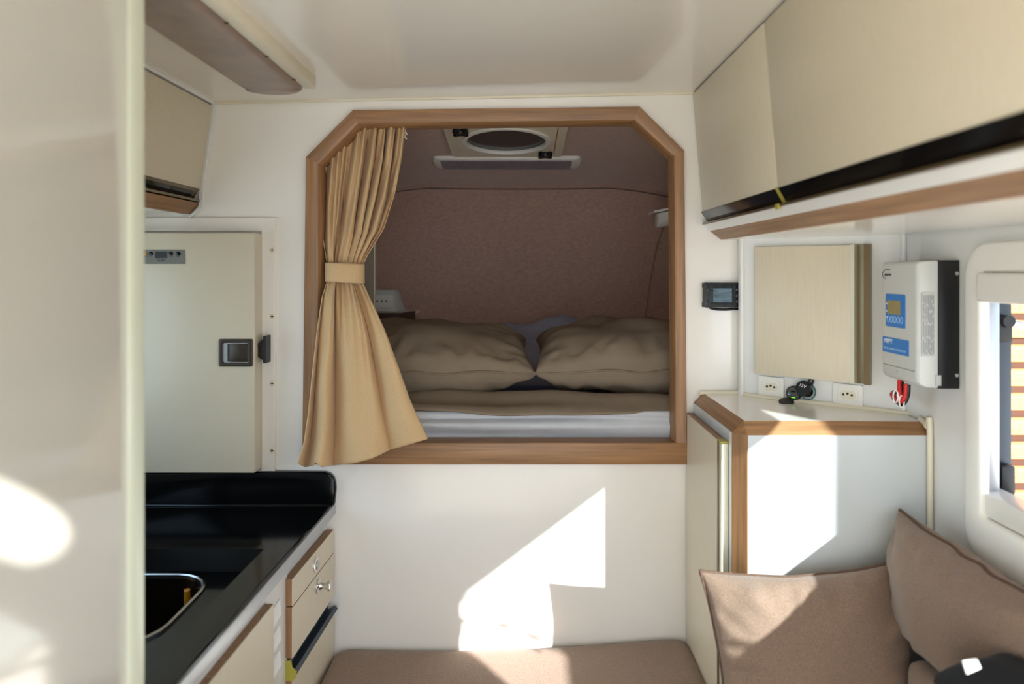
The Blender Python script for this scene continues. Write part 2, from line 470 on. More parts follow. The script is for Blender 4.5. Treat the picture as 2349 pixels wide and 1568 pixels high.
# wooden surround of the bed opening
fr_root = bpy.data.objects.new('trim_5', None); COL.objects.link(fr_root); fr_root.location = (-0.05, D, -0.42)
tag(fr_root, 'walnut surround framing the bed opening', kind='structure')
mats6 = ['wood_d', 'wood_x', 'wood_d2', 'wood_z', None, 'wood_z']
nm6 = ['corner_board', 'head_board', 'corner_board', 'side_board', None, 'side_board']
C_ = 0.015
def member(k, a, b, bev):
    o0, o1, i0, i1 = oA[a], oA[b], iA[a], iA[b]
    if k in (3, 5):    # jambs stop on the sill
        sb = FW.px(1100, 1012)[1]
        fix = lambda q, ref: (q[0], sb)
        if k == 3: o1 = fix(o1, 0); i1 = fix(i1, 0)
        else: o0 = fix(o0, 0); i0 = fix(i0, 0)
    mid0 = (o0[0] * .45 + i0[0] * .55, o0[1] * .45 + i0[1] * .55); mid1 = (o1[0] * .45 + i1[0] * .55, o1[1] * .45 + i1[1] * .55)
    rings = []
    for o_, m_, i_ in ((o0, mid0, i0), (o1, mid1, i1)):
        rings.append([FW.p(o_[0], o_[1], 0.0), FW.p(o_[0], o_[1], C_ - .003), FW.p(o_[0] * .97 + i_[0] * .03, o_[1] * .97 + i_[1] * .03, C_),
                      FW.p(m_[0], m_[1], C_), FW.p(m_[0] * .3 + i_[0] * .7, m_[1] * .3 + i_[1] * .7, C_ - .004), FW.p(i_[0], i_[1], C_ - .013),
                      FW.p(i_[0], i_[1], -0.045), FW.p(o_[0], o_[1], -0.045) if False else FW.p(m_[0], m_[1], -0.045)])
    vs, fs = loft(rings)
    mk(nm6[k], vs, fs, mats6[k], fr_root)
for k in (0, 1, 2, 3, 5):
    member(k, k, (k + 1) % 6, 0)
s0, s1 = FW.px(697, 1065), FW.px(1574, 1062); st = FW.px(1574, 1012)
fbox('sill_board', FW, (s0[0], s1[0]), (s1[1], st[1]), (-0.045, 0.014), 'wood_x', fr_root, bevel=0.002)

# ---------------------------------------------------------------- bed alcove
def nose(x, s):
    seq = nose.cache
    k = s * (len(seq) - 1); i = min(int(k), len(seq) - 2)
    q = seq[i].lerp(seq[i + 1], k - i)
    g = max(0.0, 1 - min(1.0, abs(x) / 0.985) ** 2.4) ** (1 / 2.4)
    y = 1.80 + (q.x - 1.80) * g
    a = max(0.0, (abs(x) - 0.33) / 0.65)
    z = q.y - 0.22 * a ** 1.6 * min(1, max(0, (q.x - 1.9) / 0.9)) * min(1, max(0, q.y / 0.25))
    return Vector((x, y, z))
nose.cache = spline([(y, z, 0) for y, z in [(1.80, 0.446), (2.05, 0.416), (2.36, 0.379), (2.6, 0.350), (2.76, 0.331), (2.84, 0.316), (2.93, 0.20), (3.00, 0.04), (3.03, -0.12), (3.02, -0.30), (2.99, -0.48)]], 6)
nv = len(nose.cache)
vs, fs = grid(61, nv, lambda a, b: nose(0.985 * math.sin((a * 2 - 1) * math.pi / 2), b))
al = mk('wall_alcove', vs, fs, 'lining', fix=False); tag(al, 'mauve brown carpet lined nose of the bed alcove', kind='structure')
sb = 30 / (nv - 1.0)
tube('seam_line', [nose(-0.95 + 1.9 * i / 60, sb) + Vector((0, -0.003, -0.001)) for i in range(61)], 0.0018, 'seam_dark', al)
tube('seam_cord', [nose(0.60 - 0.10 * (i / 24) ** 0.7, sb + (0.93 - sb) * i / 24) + Vector((-0.002, -0.004, 0)) for i in range(25)], 0.0025, 'seam', al)
tag(box('wall_alcove_left', (-1.08, -1.05), (D + 0.04, 3.3), (-0.6, 0.46), 'lining'), 'carpet lined end of the bed alcove behind the curtain', kind='structure')
tag(box('wall_alcove_right', (1.05, 1.08), (D + 0.04, 3.3), (-0.6, 0.46), 'lining'), 'carpet lined end of the bed alcove under the wall lamp', kind='structure')
tag(box('floor_alcove', (-1.05, 1.05), (D + 0.04, 3.3), (-0.62, -0.58), 'lining'), 'platform under the mattress', kind='structure')
pa = thing('alcove_partition', 'thin grey panel with a bright edge standing behind the tan curtain', 'panel', (-0.74, 2.21, -0.17))
box('board', (-1.05, -0.443), (2.20, 2.215), (-0.17, 0.405), 'lining', pa)
bpy.data.objects['board'].data.materials[0] = mat('grey_taupe_board', (150, 140, 124), 0.6, var=0.03)
box('edge_strip', (-0.443, -0.4395), (2.198, 2.217), (-0.17, 0.405), 'cream', pa)

# mattress and bedding
ma = thing('mattress', 'mattress filling the alcove under pale grey sheets', 'mattress', (0, 2.5, -0.58))
box('core', (-0.62, 0.62), (1.825, 2.70), (-0.58, -0.385), 'bedsheet', ma, bevel=0.02)
def sheet_fn(a, b):
    x = -0.62 + 1.26 * a
    prof = spline.cache_sheet
    k = b * (len(prof) - 1); i = min(int(k), len(prof) - 2)
    q = prof[i].lerp(prof[i + 1], k - i); nx = (prof[i + 1] - prof[i]).normalized()
    nrm = Vector((-nx.y, nx.x, 0))
    s = b * 10 + 0.9 * math.sin(x * 2.1 + 0.6) + 0.5 * noise.noise(Vector((x * 2.2, b * 3, 1.3)))
    amp = 0.013 * (0.55 + 0.6 * noise.noise(Vector((x * 1.3, b * 2.0, 7.0)))) * min(1, b * 12) 
    d = amp * math.sin(s * 2.4) + 0.004 * noise.noise(Vector((x * 4, b * 14, 4.0))) * min(1, b * 12)
    return Vector((x, q.x - abs(nrm.x) * d * 1.2, q.y + abs(nrm.y) * d + 0.004 * math.sin(x * 3)))
spline.cache_sheet = spline([(1.808, -0.46, 0), (1.806, -0.42, 0), (1.803, -0.385, 0), (1.812, -0.364, 0), (1.85, -0.364, 0), (1.95, -0.366, 0), (2.1, -0.370, 0)], 8)
vs, fs = grid(110, 60, sheet_fn)
sh = mk('bed_sheet', vs, fs, 'bedsheet', fix=False, sharp=180); tag(sh, 'pale grey crumpled sheet folded along the bed edge above the walnut sill', 'sheet')
def fold_fn(a, b):
    x = -0.60 + 1.24 * a
    y = 1.832 + 0.03 * math.sin(a * 5.0 + 2.2) * (1 - b) + 0.16 * b - 0.02 * a
    z = -0.336 + 0.007 * math.sin(a * 9 + b * 5) + 0.010 * noise.noise(Vector((x * 6, y * 12, 2.0))) - 0.022 * (1 - b) ** 6
    z += 0.006 * math.sin((y * 60) + 5 * x)
    return Vector((x, y, z))
vs, fs = grid(110, 34, fold_fn)
fo = mk('flat_sheet', vs, fs, 'bedpillow', fix=False, sharp=180); tag(fo, 'taupe sheet turned back beneath the two bed pillows', 'sheet')
sol = fo.modifiers.new('thickness', 'SOLIDIFY'); sol.thickness = 0.004
def duvet_fn(a, b):
    x = -0.36 + 0.94 * a; y = 2.22 + (0.70 - 0.42 * abs(2 * a - 1) ** 3) * b
    base = lut([(0, -0.36), (0.25, -0.34), (0.6, -0.27), (0.82, -0.215), (0.93, -0.225), (1, -0.372)], b)
    lump = lut([(0, -0.05), (0.2, -0.03), (0.35, 0.0), (0.55, 0.012), (1, -0.01)], a)
    ed = min(1, (1 - a) * 8) 
    wr = 0.040 * noise.noise(Vector((x * 5 + y * 3, y * 9 - x * 4, 0.5))) + 0.012 * noise.noise(Vector((x * 14 + y * 10, y * 20, 3.5)))
    return Vector((x, y, max(-0.378, base + lump * b + wr * min(1, 5 * b))))
vs, fs = grid(90, 60, duvet_fn)
du = mk('duvet', vs, fs, 'duvet', fix=False, sharp=180); tag(du, 'blue grey rumpled duvet pushed to the back of the bed', 'duvet')

def bed_pillow(name, label, c, w, h, T, rz, seed, tilt):
    u = Vector((math.cos(rz), math.sin(rz), 0)); v = Vector((-math.sin(rz) * math.cos(tilt), math.cos(rz) * math.cos(tilt), math.sin(tilt)))
    n = u.cross(v)
    vs, fs, ed = pillow_mesh(c, u, v, n, w, h, T, seed, pinch=0.05, N=72, wr=0.010, power=0.36, gather=0.004)
    root = thing(name, label, 'pillow', (c[0], c[1], c[2] - T / 2), 'bed pillows in the alcove')
    mk('pillow_case', vs, fs, 'bedpillow', root, fix=False, sharp=180)
    tube('stitched_seam', ed + [ed[0]], 0.0032, 'bedpillow', root, n=6)
bed_pillow('pillow', 'taupe bed pillow partly hidden behind the tan curtain', (-0.295, 2.13, -0.257), 0.66, 0.44, 0.20, 0.05, 3, 0.10)
bed_pillow('pillow', 'taupe bed pillow beside the walnut side board, away from the curtain', (0.375, 2.12, -0.251), 0.65, 0.44, 0.21, -0.03, 8, 0.10)

# roof fan
RF = Fr((-0.038, 2.165, 0.4015), (-1, 0, 0), (0, 1, -0.12))    # n points down
fan = thing('roof_fan', 'square white roof fan with a dark round cover', 'fan', (-0.038, 2.165, 0.39))
fring('outer_frame', RF, rrect(-.178, .178, -.19, .19, .012, 3), rrect(-.148, .148, -.16, .16, .01, 3), 0, .012, 'cream', fan)
fring('inner_plate', RF, rrect(-.148, .148, -.16, .16, .01, 5), circ(0, 0, .121, 24, ph=math.radians(-82.5)), 0.004, .018, 'cream', fan)
fring('ring', RF, circ(0, 0, .134, 40), circ(0, 0, .119, 40), 0.01, .024, 'white_pl', fan, bevel=0.003)
lathe('cover', RF, [(.001, .010), (.12, .012), (.12, .004), (.001, .003)], 'fan_glass', fan, n=36)
for a_, b_ in ((0.128, -0.115), (-0.122, 0.118)):
    k = lathe('knob', RF, [(.001, .034), (.013, .034), (.015, .031), (.015, .024), (.006, .022), (.006, .012), (.001, .012)], 'blackmat', fan, n=12, a=a_, b=b_)
    for q in range(4):
        t = math.pi / 4 + q * math.pi / 2
        f2 = Fr(RF.p(a_, b_, 0.026), RF.u * math.cos(t) + RF.v * math.sin(t), -RF.u * math.sin(t) + RF.v * math.cos(t))
        fbox('grip', f2, (0.004, 0.026), (-0.006, 0.006), (-0.006, 0.008), 'blackmat', k, bevel=0.002)
fbox('orange_strip', RF, (-0.152, -0.148), (-0.18, 0.15), (0.010, 0.0135), mat('orange_strip', (190, 100, 40), 0.5), fan)

# linear alcove lamp
def alcove_lamp():
    r = thing('alcove_lamp', 'slim white strip lamp with ribbed lens beside the roof fan', 'lamp', (-0.04, 2.44, 0.35))
    prof = [(2.385, .385), (2.385, .366), (2.392, .362), (2.490, .3475), (2.50, .352), (2.50, .375)]
    vs, fs = loft([[Vector((x, y, z)) for y, z in prof] for x in (-0.275, 0.195)])
    mk('housing', vs, fs, 'white_pl', r, bevel=0.003)
    for sx, x0 in ((-1, -0.275), (1, 0.195)):
        rings = []
        for i in range(7):
            t = i / 6 * math.pi / 2
            k = math.cos(t)
            rings.append([Vector((x0 + sx * 0.018 * math.sin(t), 2.442 + (y - 2.442) * max(k, .05), .366 + (z - .366) * max(k, .05))) for y, z in prof])
        vs, fs = loft(rings); mk('end_cap', vs, fs, 'white_pl', r)
    n = 70; rows = []
    for i in range(n * 2 + 1):
        x = -0.262 + 0.44 * i / (2 * n)
        o = 0.0016 if i % 2 else 0.0
        rows.append([Vector((x, 2.396, .3595 - o)), Vector((x, 2.488, .3455 - o)), Vector((x, 2.488, .352)), Vector((x, 2.396, .365))])
    vs, fs = loft(rows); mk('lens', vs, fs, 'ribbed', r, smooth=False)
alcove_lamp()
# wall lamp
wl_ = thing('wall_lamp', 'white half round reading lamp on the carpet lined wall', 'lamp', (0.62, 2.45, 0.12))
A0 = P(1497, 500, 2.60); 
rings = []
for i in range(9):
    x = 0.475 + 0.03 * (1 - math.cos(min(1, i / 3) * math.pi / 2)) if i < 3 else 0.475 + 0.05 * i
    sc = [0.86, 0.97, 1, 1, 1, 1, 1, 1, 1][i]
    yy = 2.50 - 0.5 * (x - 0.475); zz = 0.19 + 0.16 * (x - 0.475)
    rings.append([Vector((x, yy + 0.055 * sc * math.cos(t) , zz + 0.048 * sc * math.sin(t))) for t in [math.radians(-180 + 180 * j / 10) for j in range(11)]])
vs, fs = loft(rings); mk('shade', vs, fs, 'white_pl', wl_, sharp=50)
mk('back_plate', *loft([[v + Vector((0, 0.0, dz)) for v in (Vector((0.462, 2.45, 0.192)), Vector((0.462, 2.57, 0.192)), Vector((0.86, 2.37, 0.256)), Vector((0.86, 2.25, 0.256)))] for dz in (0, 0.008)]), 'white_pl', wl_)

# alcove shelf unit in the far corner with a socket box
_n0 = set(bpy.data.objects)
su = thing('alcove_shelf', 'small white shelf cabinet with dark walnut edging in the alcove corner', 'shelf', (-0.55, 2.8, -0.38))
ZS = -0.165
plan = [(-0.72, 2.70), (-0.445, 2.70), (-0.41, 2.84), (-0.41, 2.98), (-0.72, 2.98)]
prism_z('top', plan, ZS - .012, ZS, 'white_pl', su)
mk('edging', *loft([[Vector((x, y - 0.003, z)) for x, y in plan[:3]] + [Vector((x, y + 0.012, z)) for x, y in plan[:3]][::-1] for z in (ZS - .036, ZS)]), 'wood_dark', su)
prism_z('body', [(-0.72, 2.715), (-0.452, 2.715), (-0.417, 2.845), (-0.417, 2.98), (-0.72, 2.98)], -0.40, ZS - .03, 'grey_pl', su)
box('post', (-0.468, -0.446), (2.699, 2.72), (-0.40, ZS - .03), 'wood_dark', su)
box('opening', (-0.62, -0.487), (2.708, 2.716), (-0.36, ZS - .05), 'black', su)
sk = thing('socket_box', 'small grey socket box standing on the alcove shelf', 'socket', (-0.53, 2.83, ZS))
mk('case', *loft([[Vector((x, y, z)) for x, y in q] for z, q in ((ZS, [(-.62, 2.78), (-.475, 2.78), (-.45, 2.83), (-.45, 2.9), (-.62, 2.9)]), (ZS + .085, [(-.60, 2.80), (-.49, 2.80), (-.475, 2.83), (-.475, 2.88), (-.60, 2.88)]))]), 'grey_pl', sk, bevel=0.006)
SF = Fr((-0.525, 2.787, ZS + 0.04), (1, 0, 0), (0, 0.2, 0.98))
fprism('plate', SF, rrect(-.05, .035, -.022, .024, .004, 3), -0.004, 0.004, 'white_pl', sk)
for q in (-.018, 0.0, 0.018):
    lathe('pin_hole', SF, [(.004, .0038), (.004, .0048), (.0005, .0048)], 'blackmat', sk, n=8, a=q - .005, b=0.001)

for o_ in set(bpy.data.objects) - _n0:      # the corner unit stands nearer, at the same bearing
    if o_.type == 'MESH':
        for v_ in o_.data.vertices: v_.co = v_.co * 0.915
        o_.matrix_parent_inverse = Matrix.Translation(-o_.parent.location * 0.915)
for o_ in (su, sk): o_.location = o_.location * 0.915

# ---------------------------------------------------------------- overhead cabinet (sofa side)
oc = thing('overhead_cabinet', 'beige overhead cabinet with two doors and black finger grip above the window', 'cabinet', (0.63, 1.0, 0.0725))
prism_y('body', [(0.452, 0.15), (0.428, 0.43), (0.80, 0.44), (0.80, 0.075), (0.50, 0.078), (0.475, 0.10)], 0.13, 1.756, 'darkgap', oc)
def odoor(y0, y1):
    pr = [(0.4245, 0.4275), (0.448, 0.140), (0.464, 0.142), (0.441, 0.4285)]
    d = prism_y('cabinet_door', pr, y0, y1, 'lam', oc, bevel=0.0012)
    prism_y('finger_grip', [(0.4465, 0.1395), (0.4600, 0.1165), (0.478, 0.1165), (0.478, 0.1395)], y0, y1, 'black', d)
    return d
for y0, y1 in ((1.2475, 1.753), (0.60, 1.2435), (0.13, 0.596)):
    odoor(y0, y1)
prism_y('lower_rail', [(0.448, 0.1125), (0.448, 0.1080), (0.50, 0.1080), (0.50, 0.1125)], 0.13, 1.755, 'bronze', oc)
prism_y('fascia', [(0.4535, 0.1080), (0.4665, 0.0930), (0.60, 0.093), (0.60, 0.108)], 0.13, 1.757, 'gel2', oc)
prism_y('wood_trim', [(0.4665, 0.0935), (0.4935, 0.0725), (0.51, 0.0725), (0.49, 0.0935)], 0.13, 1.757, 'wood_y', oc)
prism_y('underside', [(0.505, 0.0722), (0.805, 0.0722), (0.805, 0.09), (0.505, 0.09)], 0.13, 1.757, 'gel', oc)
for y in (1.2455,):
    prism_y('end_cap', [(0.445, 0.1405), (0.449, 0.1405), (0.463, 0.1195), (0.464, 0.1150), (0.459, 0.1150)], y - 0.006, y + 0.006, 'yellow', oc)
    prism_y('end_cap', [(0.446, 0.1130), (0.446, 0.1035), (0.450, 0.1035), (0.452, 0.108), (0.465, 0.108), (0.465, 0.1130)], y - 0.008, y + 0.006, 'yellow', oc)
prism_y('grip_end', [(0.4455, 0.1385), (0.462, 0.116), (0.480, 0.116), (0.480, 0.1385)], 1.7535, 1.758, 'bronze', oc)

# overhead cabinet (kitchen side)
ok = thing('overhead_cabinet', 'beige overhead cabinet with walnut lower trim above the refrigerator', 'cabinet', (-0.95, 1.3, 0.134))
prism_y('body', [(-0.778, 0.20), (-0.752, 0.404), (-1.095, 0.404), (-1.095, 0.14), (-0.81, 0.14), (-0.795, 0.17)], 0.87, 1.756, 'darkgap', ok)
d = prism_y('cabinet_door', [(-0.744, 0.3965), (-0.774, 0.194), (-0.789, 0.196), (-0.760, 0.398)], 0.88, 1.748, 'lam', ok, bevel=0.0012)
prism_y('finger_grip', [(-0.7735, 0.1945), (-0.7880, 0.1745), (-0.80, 0.1745), (-0.80, 0.1945)], 0.88, 1.742, 'bronze', d)
prism_y('grip_recess', [(-0.7790, 0.1880), (-0.7875, 0.1760), (-0.7860, 0.1750), (-0.7775, 0.1870)], 0.88, 1.722, 'black', d)
prism_y('lower_rail', [(-0.7765, 0.1690), (-0.7765, 0.1635), (-0.82, 0.1635), (-0.82, 0.1690)], 0.88, 1.752, 'bronze', ok)
prism_y('wood_trim', [(-0.7785, 0.1605), (-0.8030, 0.1340), (-0.82, 0.1340), (-0.80, 0.1605)], 0.88, 1.757, 'wood_y', ok)
prism_y('underside', [(-0.815, 0.1338), (-1.095, 0.1338), (-1.095, 0.15), (-0.815, 0.15)], 0.88, 1.757, 'gel', ok)
prism_y('side_bead', [(-0.739, 0.404), (-0.769, 0.196), (-0.770, 0.150), (-0.798, 0.126), (-0.806, 0.126), (-0.780, 0.150), (-0.778, 0.196), (-0.749, 0.404)], 1.7505, 1.7585, 'gel2', ok)
prism_y('top_strip', [(-0.742, 0.4075), (-0.742, 0.4005), (-0.765, 0.4005), (-0.765, 0.4075)], 0.88, 1.757, 'gel2', ok)

# ceiling lamp (kitchen side)
cl = thing('ceiling_lamp', 'long flush ceiling lamp with mauve lens and cream rim above the kitchen', 'lamp', (-0.52, 1.2, 0.40))
ZL = 0.394
def lens_outline(inset=0.0):
    pts = [(-0.4615 - inset, 0.84), (-0.4615 - inset, 0.86), (-0.4615 - inset, 1.51), (-0.4615 - inset, 1.54 - inset), (-0.474, 1.572 - inset), (-0.497, 1.596 - inset), (-0.530, 1.607 - inset), (-0.563, 1.600 - inset), (-0.586, 1.575 - inset), (-0.597 + inset, 1.535), (-0.597 + inset, 1.50), (-0.597 + inset, 0.86), (-0.597 + inset, 0.84)]
    return pts[:3] + [(p.x, p.y) for p in spline([(a, b, 0) for a, b in pts[3:-3]], 4)] + pts[-3:]
prism_z('housing', lens_outline(-0.004), ZL + 0.004, 0.418, 'cream', cl)
rings = [[Vector((x, y, z)) for x, y in lens_outline(i_)] for i_, z in ((0.0, ZL + 0.004), (0.003, ZL - 0.004), (0.014, ZL - 0.009), (0.03, ZL - 0.011))]
vs, fs = loft(rings); mk('lens', vs, fs, 'lens', cl, sharp=50)
box('rim', (-0.4610, -0.438), (0.84, 1.553), (ZL - 0.006, 0.417), 'cream', cl, bevel=0.003)
for y in (1.13, 1.31, 1.47):
    lathe('rim_screw', Fr((-0.459, y, ZL - 0.007), (-1, 0, 0), (0, 1, 0)), [(.0035, 0), (.0035, .0015), (.0005, .002)], 'brown_metal', cl, n=8)
box('clip', (-0.545, -0.515), (1.607, 1.616), (ZL + 0.0, 0.40), 'cream', cl, bevel=0.002)

# ---------------------------------------------------------------- refrigerator
rf = thing('refrigerator', 'pale grey built-in refrigerator with dark paddle latch beside the curtain', 'refrigerator', (-0.85, 1.74, -0.49))
x1, z1 = FW.px(634, 500); z0 = FW.px(634, 1078)[1]; xi, zi = FW.px(604, 530); zb = FW.px(604, 1076)[1]
fring('flange', FW, [(XL, z0), (x1, z0), (x1, z1), (XL, z1)], [(XL + .02, zb), (xi, zb), (xi, zi), (XL + .02, zi)], 0.0, 0.012, 'gel', rf, bevel=0.003)
FD = Fr((0, 1.70, 0), (1, 0, 0), (0, 0, 1))
xd, zt = FD.px(585, 533); zdb = FD.px(585, 1085)[1]
dr = fbox('fridge_door', FD, (XL + .03, xd), (zdb, zt), (-0.05, 0.0), 'fridge', rf, bevel=0.004, seg=3)
for y in (573, 725, 879, 1032):
    a, b_ = FW.px(625, y, .012)
    s = lathe('flange_screw', FW, [(.0075, .011), (.007, .0135), (.0045, .0145), (.0005, .0145)], 'cream', rf, n=14, a=a, b=b_)
    fbox('cross_slot', FW, (a - .0035, a + .0035), (b_ - .0009, b_ + .0009), (.0143, .0149), 'brown_metal', s)
    fbox('cross_slot', FW, (a - .0009, a + .0009), (b_ - .0035, b_ + .0035), (.0143, .0149), 'brown_metal', s)
# latch
la0, la1 = FD.px(503, 840), FD.px(580, 777)
la = fring('latch_plate', FD, rrect(la0[0], la1[0], la0[1], la1[1], .003, 3), rrect(la0[0] + .009, la1[0] - .009, la0[1] + .009, la1[1] - .009, .004, 3), -0.002, .005, 'brown_metal', rf, bevel=0.001)
fbox('recess', FD, (la0[0] + .008, la1[0] - .008), (la0[1] + .008, la1[1] - .008), (0.0002, .0010), 'steel', la)
fbox('paddle', FD, (la0[0] + .026, la1[0] - .010), (la0[1] + .011, la1[1] - .011), (0.001, .005), 'brown_metal', la, bevel=0.0012)
fbox('paddle_shade', FD, (la0[0] + .021, la0[0] + .027), (la0[1] + .012, la1[1] - .012), (0.001, .004), 'blackmat', la)
ca, cb = FD.px(590, 826, -.02), FD.px(605, 776, -.02)
ct = mk('catch', *loft([[FD.p(a, b_, c) for a, b_ in ((ca[0], ca[1] + .010), (cb[0] + .004, ca[1] - .004), (cb[0] + .004, cb[1] + .004), (ca[0], cb[1] - .014))] for c in (-0.028, -0.018)]), 'brown_metal', rf, bevel=0.001)
fbox('catch_lip', FD, (cb[0] + .001, cb[0] + .008), (ca[1] - .006, cb[1] + .006), (-0.045, -0.012), 'blackmat', ct)
fbox('catch_slot', FD, (ca[0] + .005, ca[0] + .008), (ca[1] + .018, cb[1] - .018), (-0.019, -0.0172), 'black', ct)
# control strip
c0, c1 = FD.px(300, 605), FD.px(425, 572)
cp = fbox('control_panel', FD, (c0[0], c1[0]), (c0[1], c1[1]), (0, 0.0012), 'label_grey', rf)
def fdpx(x, y): return FD.px(x, y)
for x, mm in ((333, 'amber'), (346.5, 'black'), (392.5, 'black'), (409.5, 'black')):
    a, b_ = FD.px(x, 582); lathe('button', FD, [(.0048, .001), (.0048, .003), (.0005, .0034)], mm, cp, n=14, a=a, b=b_)
a, b_ = FD.px(370, 584.5); fbox('display', FD, (a - .0138, a + .0138), (b_ - .0076, b_ + .0076), (.001, .0022), 'blackmat', cp)
writing('display_digits', '888', .012, FD, a, b_, .0024, 'dark_print', cp)
a, b_ = FD.px(370, 597.3); writing('brand_lettering', 'ELBER', .0068, FD, a, b_, .0014, 'dark_print', cp, shear=0.3)
for x in (392.5, 409.5):
    a, b_ = FD.px(x, 588.6); fbox('button_mark', FD, (a - .0036, a + .0036), (b_ - .0006, b_ + .0006), (.001, .0016), 'dark_print', cp)
a, b_ = FD.px(340, 589.2); fbox('button_mark', FD, (a - .008, a + .008), (b_ - .0006, b_ + .0006), (.001, .0016), 'dark_print', cp)

# ---------------------------------------------------------------- kitchen worktop
ZC = -0.573
def front_x(y): return -0.447 - 0.0261 * (1.76 - y)
wt = thing('kitchen_worktop', 'glossy black kitchen worktop with raised back and pale metal lip', 'worktop', (-0.75, 1.3, ZC - 0.04))
# top with the drainer recess
rx0, rx1, ry0, ry1 = -1.04, -0.522, 0.93, 1.475
def frx(y): return front_x(y) - 0.007
outer = [(XL, 0.88), (frx(0.88), 0.88), (frx(1.742), 1.742), (XL, 1.742)]
rec = [(rx0, ry0), (rx1 - 0.014, ry0), (rx1, ry1), (rx0, ry1)]
rec2 = [(rx0 + .012, ry0 + .012), (rx1 - 0.026, ry0 + .012), (rx1 - .012, ry1 - .012), (rx0 + .012, ry1 - .012)]
bas = rrect(-1.00, -0.605, 1.165, 1.440, 0.075, 5)
def worktop():
    vs = []; fs = []
    def add(l, z): 
        k = len(vs); vs.extend(Vector((x, y, z)) for x, y in l); return list(range(k, k + len(l)))
    o0 = add(outer, ZC - 0.03); o1 = add(outer, ZC); r1 = add(rec, ZC); r2 = add(rec2, ZC - 0.042)
    def ring(A, B):
        for i in range(4): fs.append((A[i], A[(i + 1) % 4], B[(i + 1) % 4], B[i]))
    ring(o0, o1); ring(o1, r1); ring(r1, r2)
    # recess floor around the basin: fan the corner groups
    b = add(bas, ZC - 0.042); n = len(b); q = n // 4
    # bas order: corner br(a1,b0), tr, tl, bl ; rec2 order: bl, br, tr, tl
    corner = [r2[1], r2[2], r2[3], r2[0]]
    for k in range(4):
        seg = b[k * q:(k + 1) * q]
        for i in range(q - 1): fs.append((corner[k], seg[i + 1], seg[i]))
        nx = b[((k + 1) * q) % n]
        fs.append((corner[k], corner[(k + 1) % 4], nx, seg[-1]))
    return mk('top', vs, fs, 'black', wt, bevel=0.0)
worktop()
# raised back along the front wall
ub = FW.px(771, 1082)[1]
up = [(XL, ZC + 0.0005), (FW.px(771, 1100)[0], ZC + 0.0005)] + [(q[0], q[1]) for q in [FW.px(x, y, .012) for x, y in ((771, 1120), (770, 1105), (766, 1094), (757, 1085), (745, 1081.5), (620, 1080))]] + [(XL, ub + .001)]
fprism('raised_back', FW, up, 0.0, 0.018, 'black', wt, bevel=0.004, seg=3)
tube('back_cove', [(XL, 1.742, ZC), (FW.px(768, 1100)[0], 1.742, ZC)], 0.007, 'black', wt)
# lip
lip = []
for y in (0.88, 1.757):
    x = front_x(y)
    lip.append([Vector((x - .010, y, ZC - .0235)), Vector((x, y, ZC - .0235)), Vector((x, y, ZC - .006)), Vector((x - .002, y, ZC - .001)), Vector((x - .010, y, ZC + .001))])
vs, fs = loft(lip); mk('front_lip', vs, fs, 'alu_grey', wt)
lip = []
for y in (0.88, 1.752):
    x = front_x(y)
    lip.append([Vector((x - .012, y, ZC - .001)), Vector((x - .003, y, ZC - .001)), Vector((x - .004, y, ZC + .003)), Vector((x - .009, y, ZC + .0035)), Vector((x - .014, y, ZC))])
vs, fs = loft(lip); mk('lip_edge', vs, fs, 'black', wt)
# basin
bs = thing('sink_basin', 'dark steel sink basin with a bright rounded rim set in the worktop', 'sink', (-0.8, 1.3, ZC - 0.2))
def shrink(l, k, cx=-0.80, cy=1.30): return [(cx + (x - cx) * k, cy + (y - cy) * k) for x, y in l]
rings = [[Vector((x, y, z)) for x, y in shrink(bas, k)] for k, z in ((1.0, ZC - .041), (0.985, ZC - .05), (0.96, ZC - .16), (0.90, ZC - .185), (0.5, ZC - .19), (0.05, ZC - .192))]
vs, fs = loft(rings, caps=False); mk('bowl', vs, fs, 'sink', bs)
rings = [[Vector((x, y, z)) for x, y in shrink(bas, k)] for k, z in ((1.025, ZC - .0418), (1.02, ZC - .0375), (1.0, ZC - .036), (0.985, ZC - .038), (0.98, ZC - .045))]
vs, fs = loft(rings, caps=False); mk('rim', vs, fs, 'steel', bs)
tube('drain_hole', [(-0.80, 1.30, ZC - .191), (-0.80, 1.30, ZC - .187)], 0.03, 'chrome', bs, n=20)
tube('yellow_drop', [(-0.655, 1.425, ZC - .09), (-0.655, 1.42, ZC - .06)], [0.008, 0.006], 'amber', bs)

# ---------------------------------------------------------------- kitchen base units
def face_fr(y_far, x_far, y_near, x_near):
    # u towards the camera, v up, n to the room
    f = Fr((x_far, y_far, 0), (x_near - x_far, y_near - y_far, 0), (0, 0, 1)); f.n = -f.n
    return f
KF = face_fr(1.75, -0.4505, 1.467, -0.4625)
dc = thing('drawer_unit', 'drawer unit with three beige fronts and walnut edges under the worktop', 'drawer unit', (-0.75, 1.6, FLOOR))
KL = 0.2833
mk('body', *loft([[Vector((x, y, z)) for x, y in ((-1.09, 1.757), (-0.470, 1.757), (-0.4795, 1.478), (-1.09, 1.478))] for z in (FLOOR, ZC - .032)]), 'gel2', dc)
def front(name, fr, a0, a1, z0, z1, th, parent):
    """laminate front with walnut edging"""
    d = fbox(name, fr, (a0, a1), (z0, z1), (-0.0, 0.0015), 'lam', parent)
    fbox('edge_band', fr, (a0, a1), (z0, z1), (-th, 0.0), 'wood_z', d)
    return d
d1 = front('drawer', KF, 0.004, KL, -0.6865, -0.632, .016, dc)
d2 = front('drawer', KF, 0.004, KL, -0.793, -0.6895, .016, dc)
d3 = front('drawer', KF, 0.004, KL, -1.12, -0.836, .016, dc)
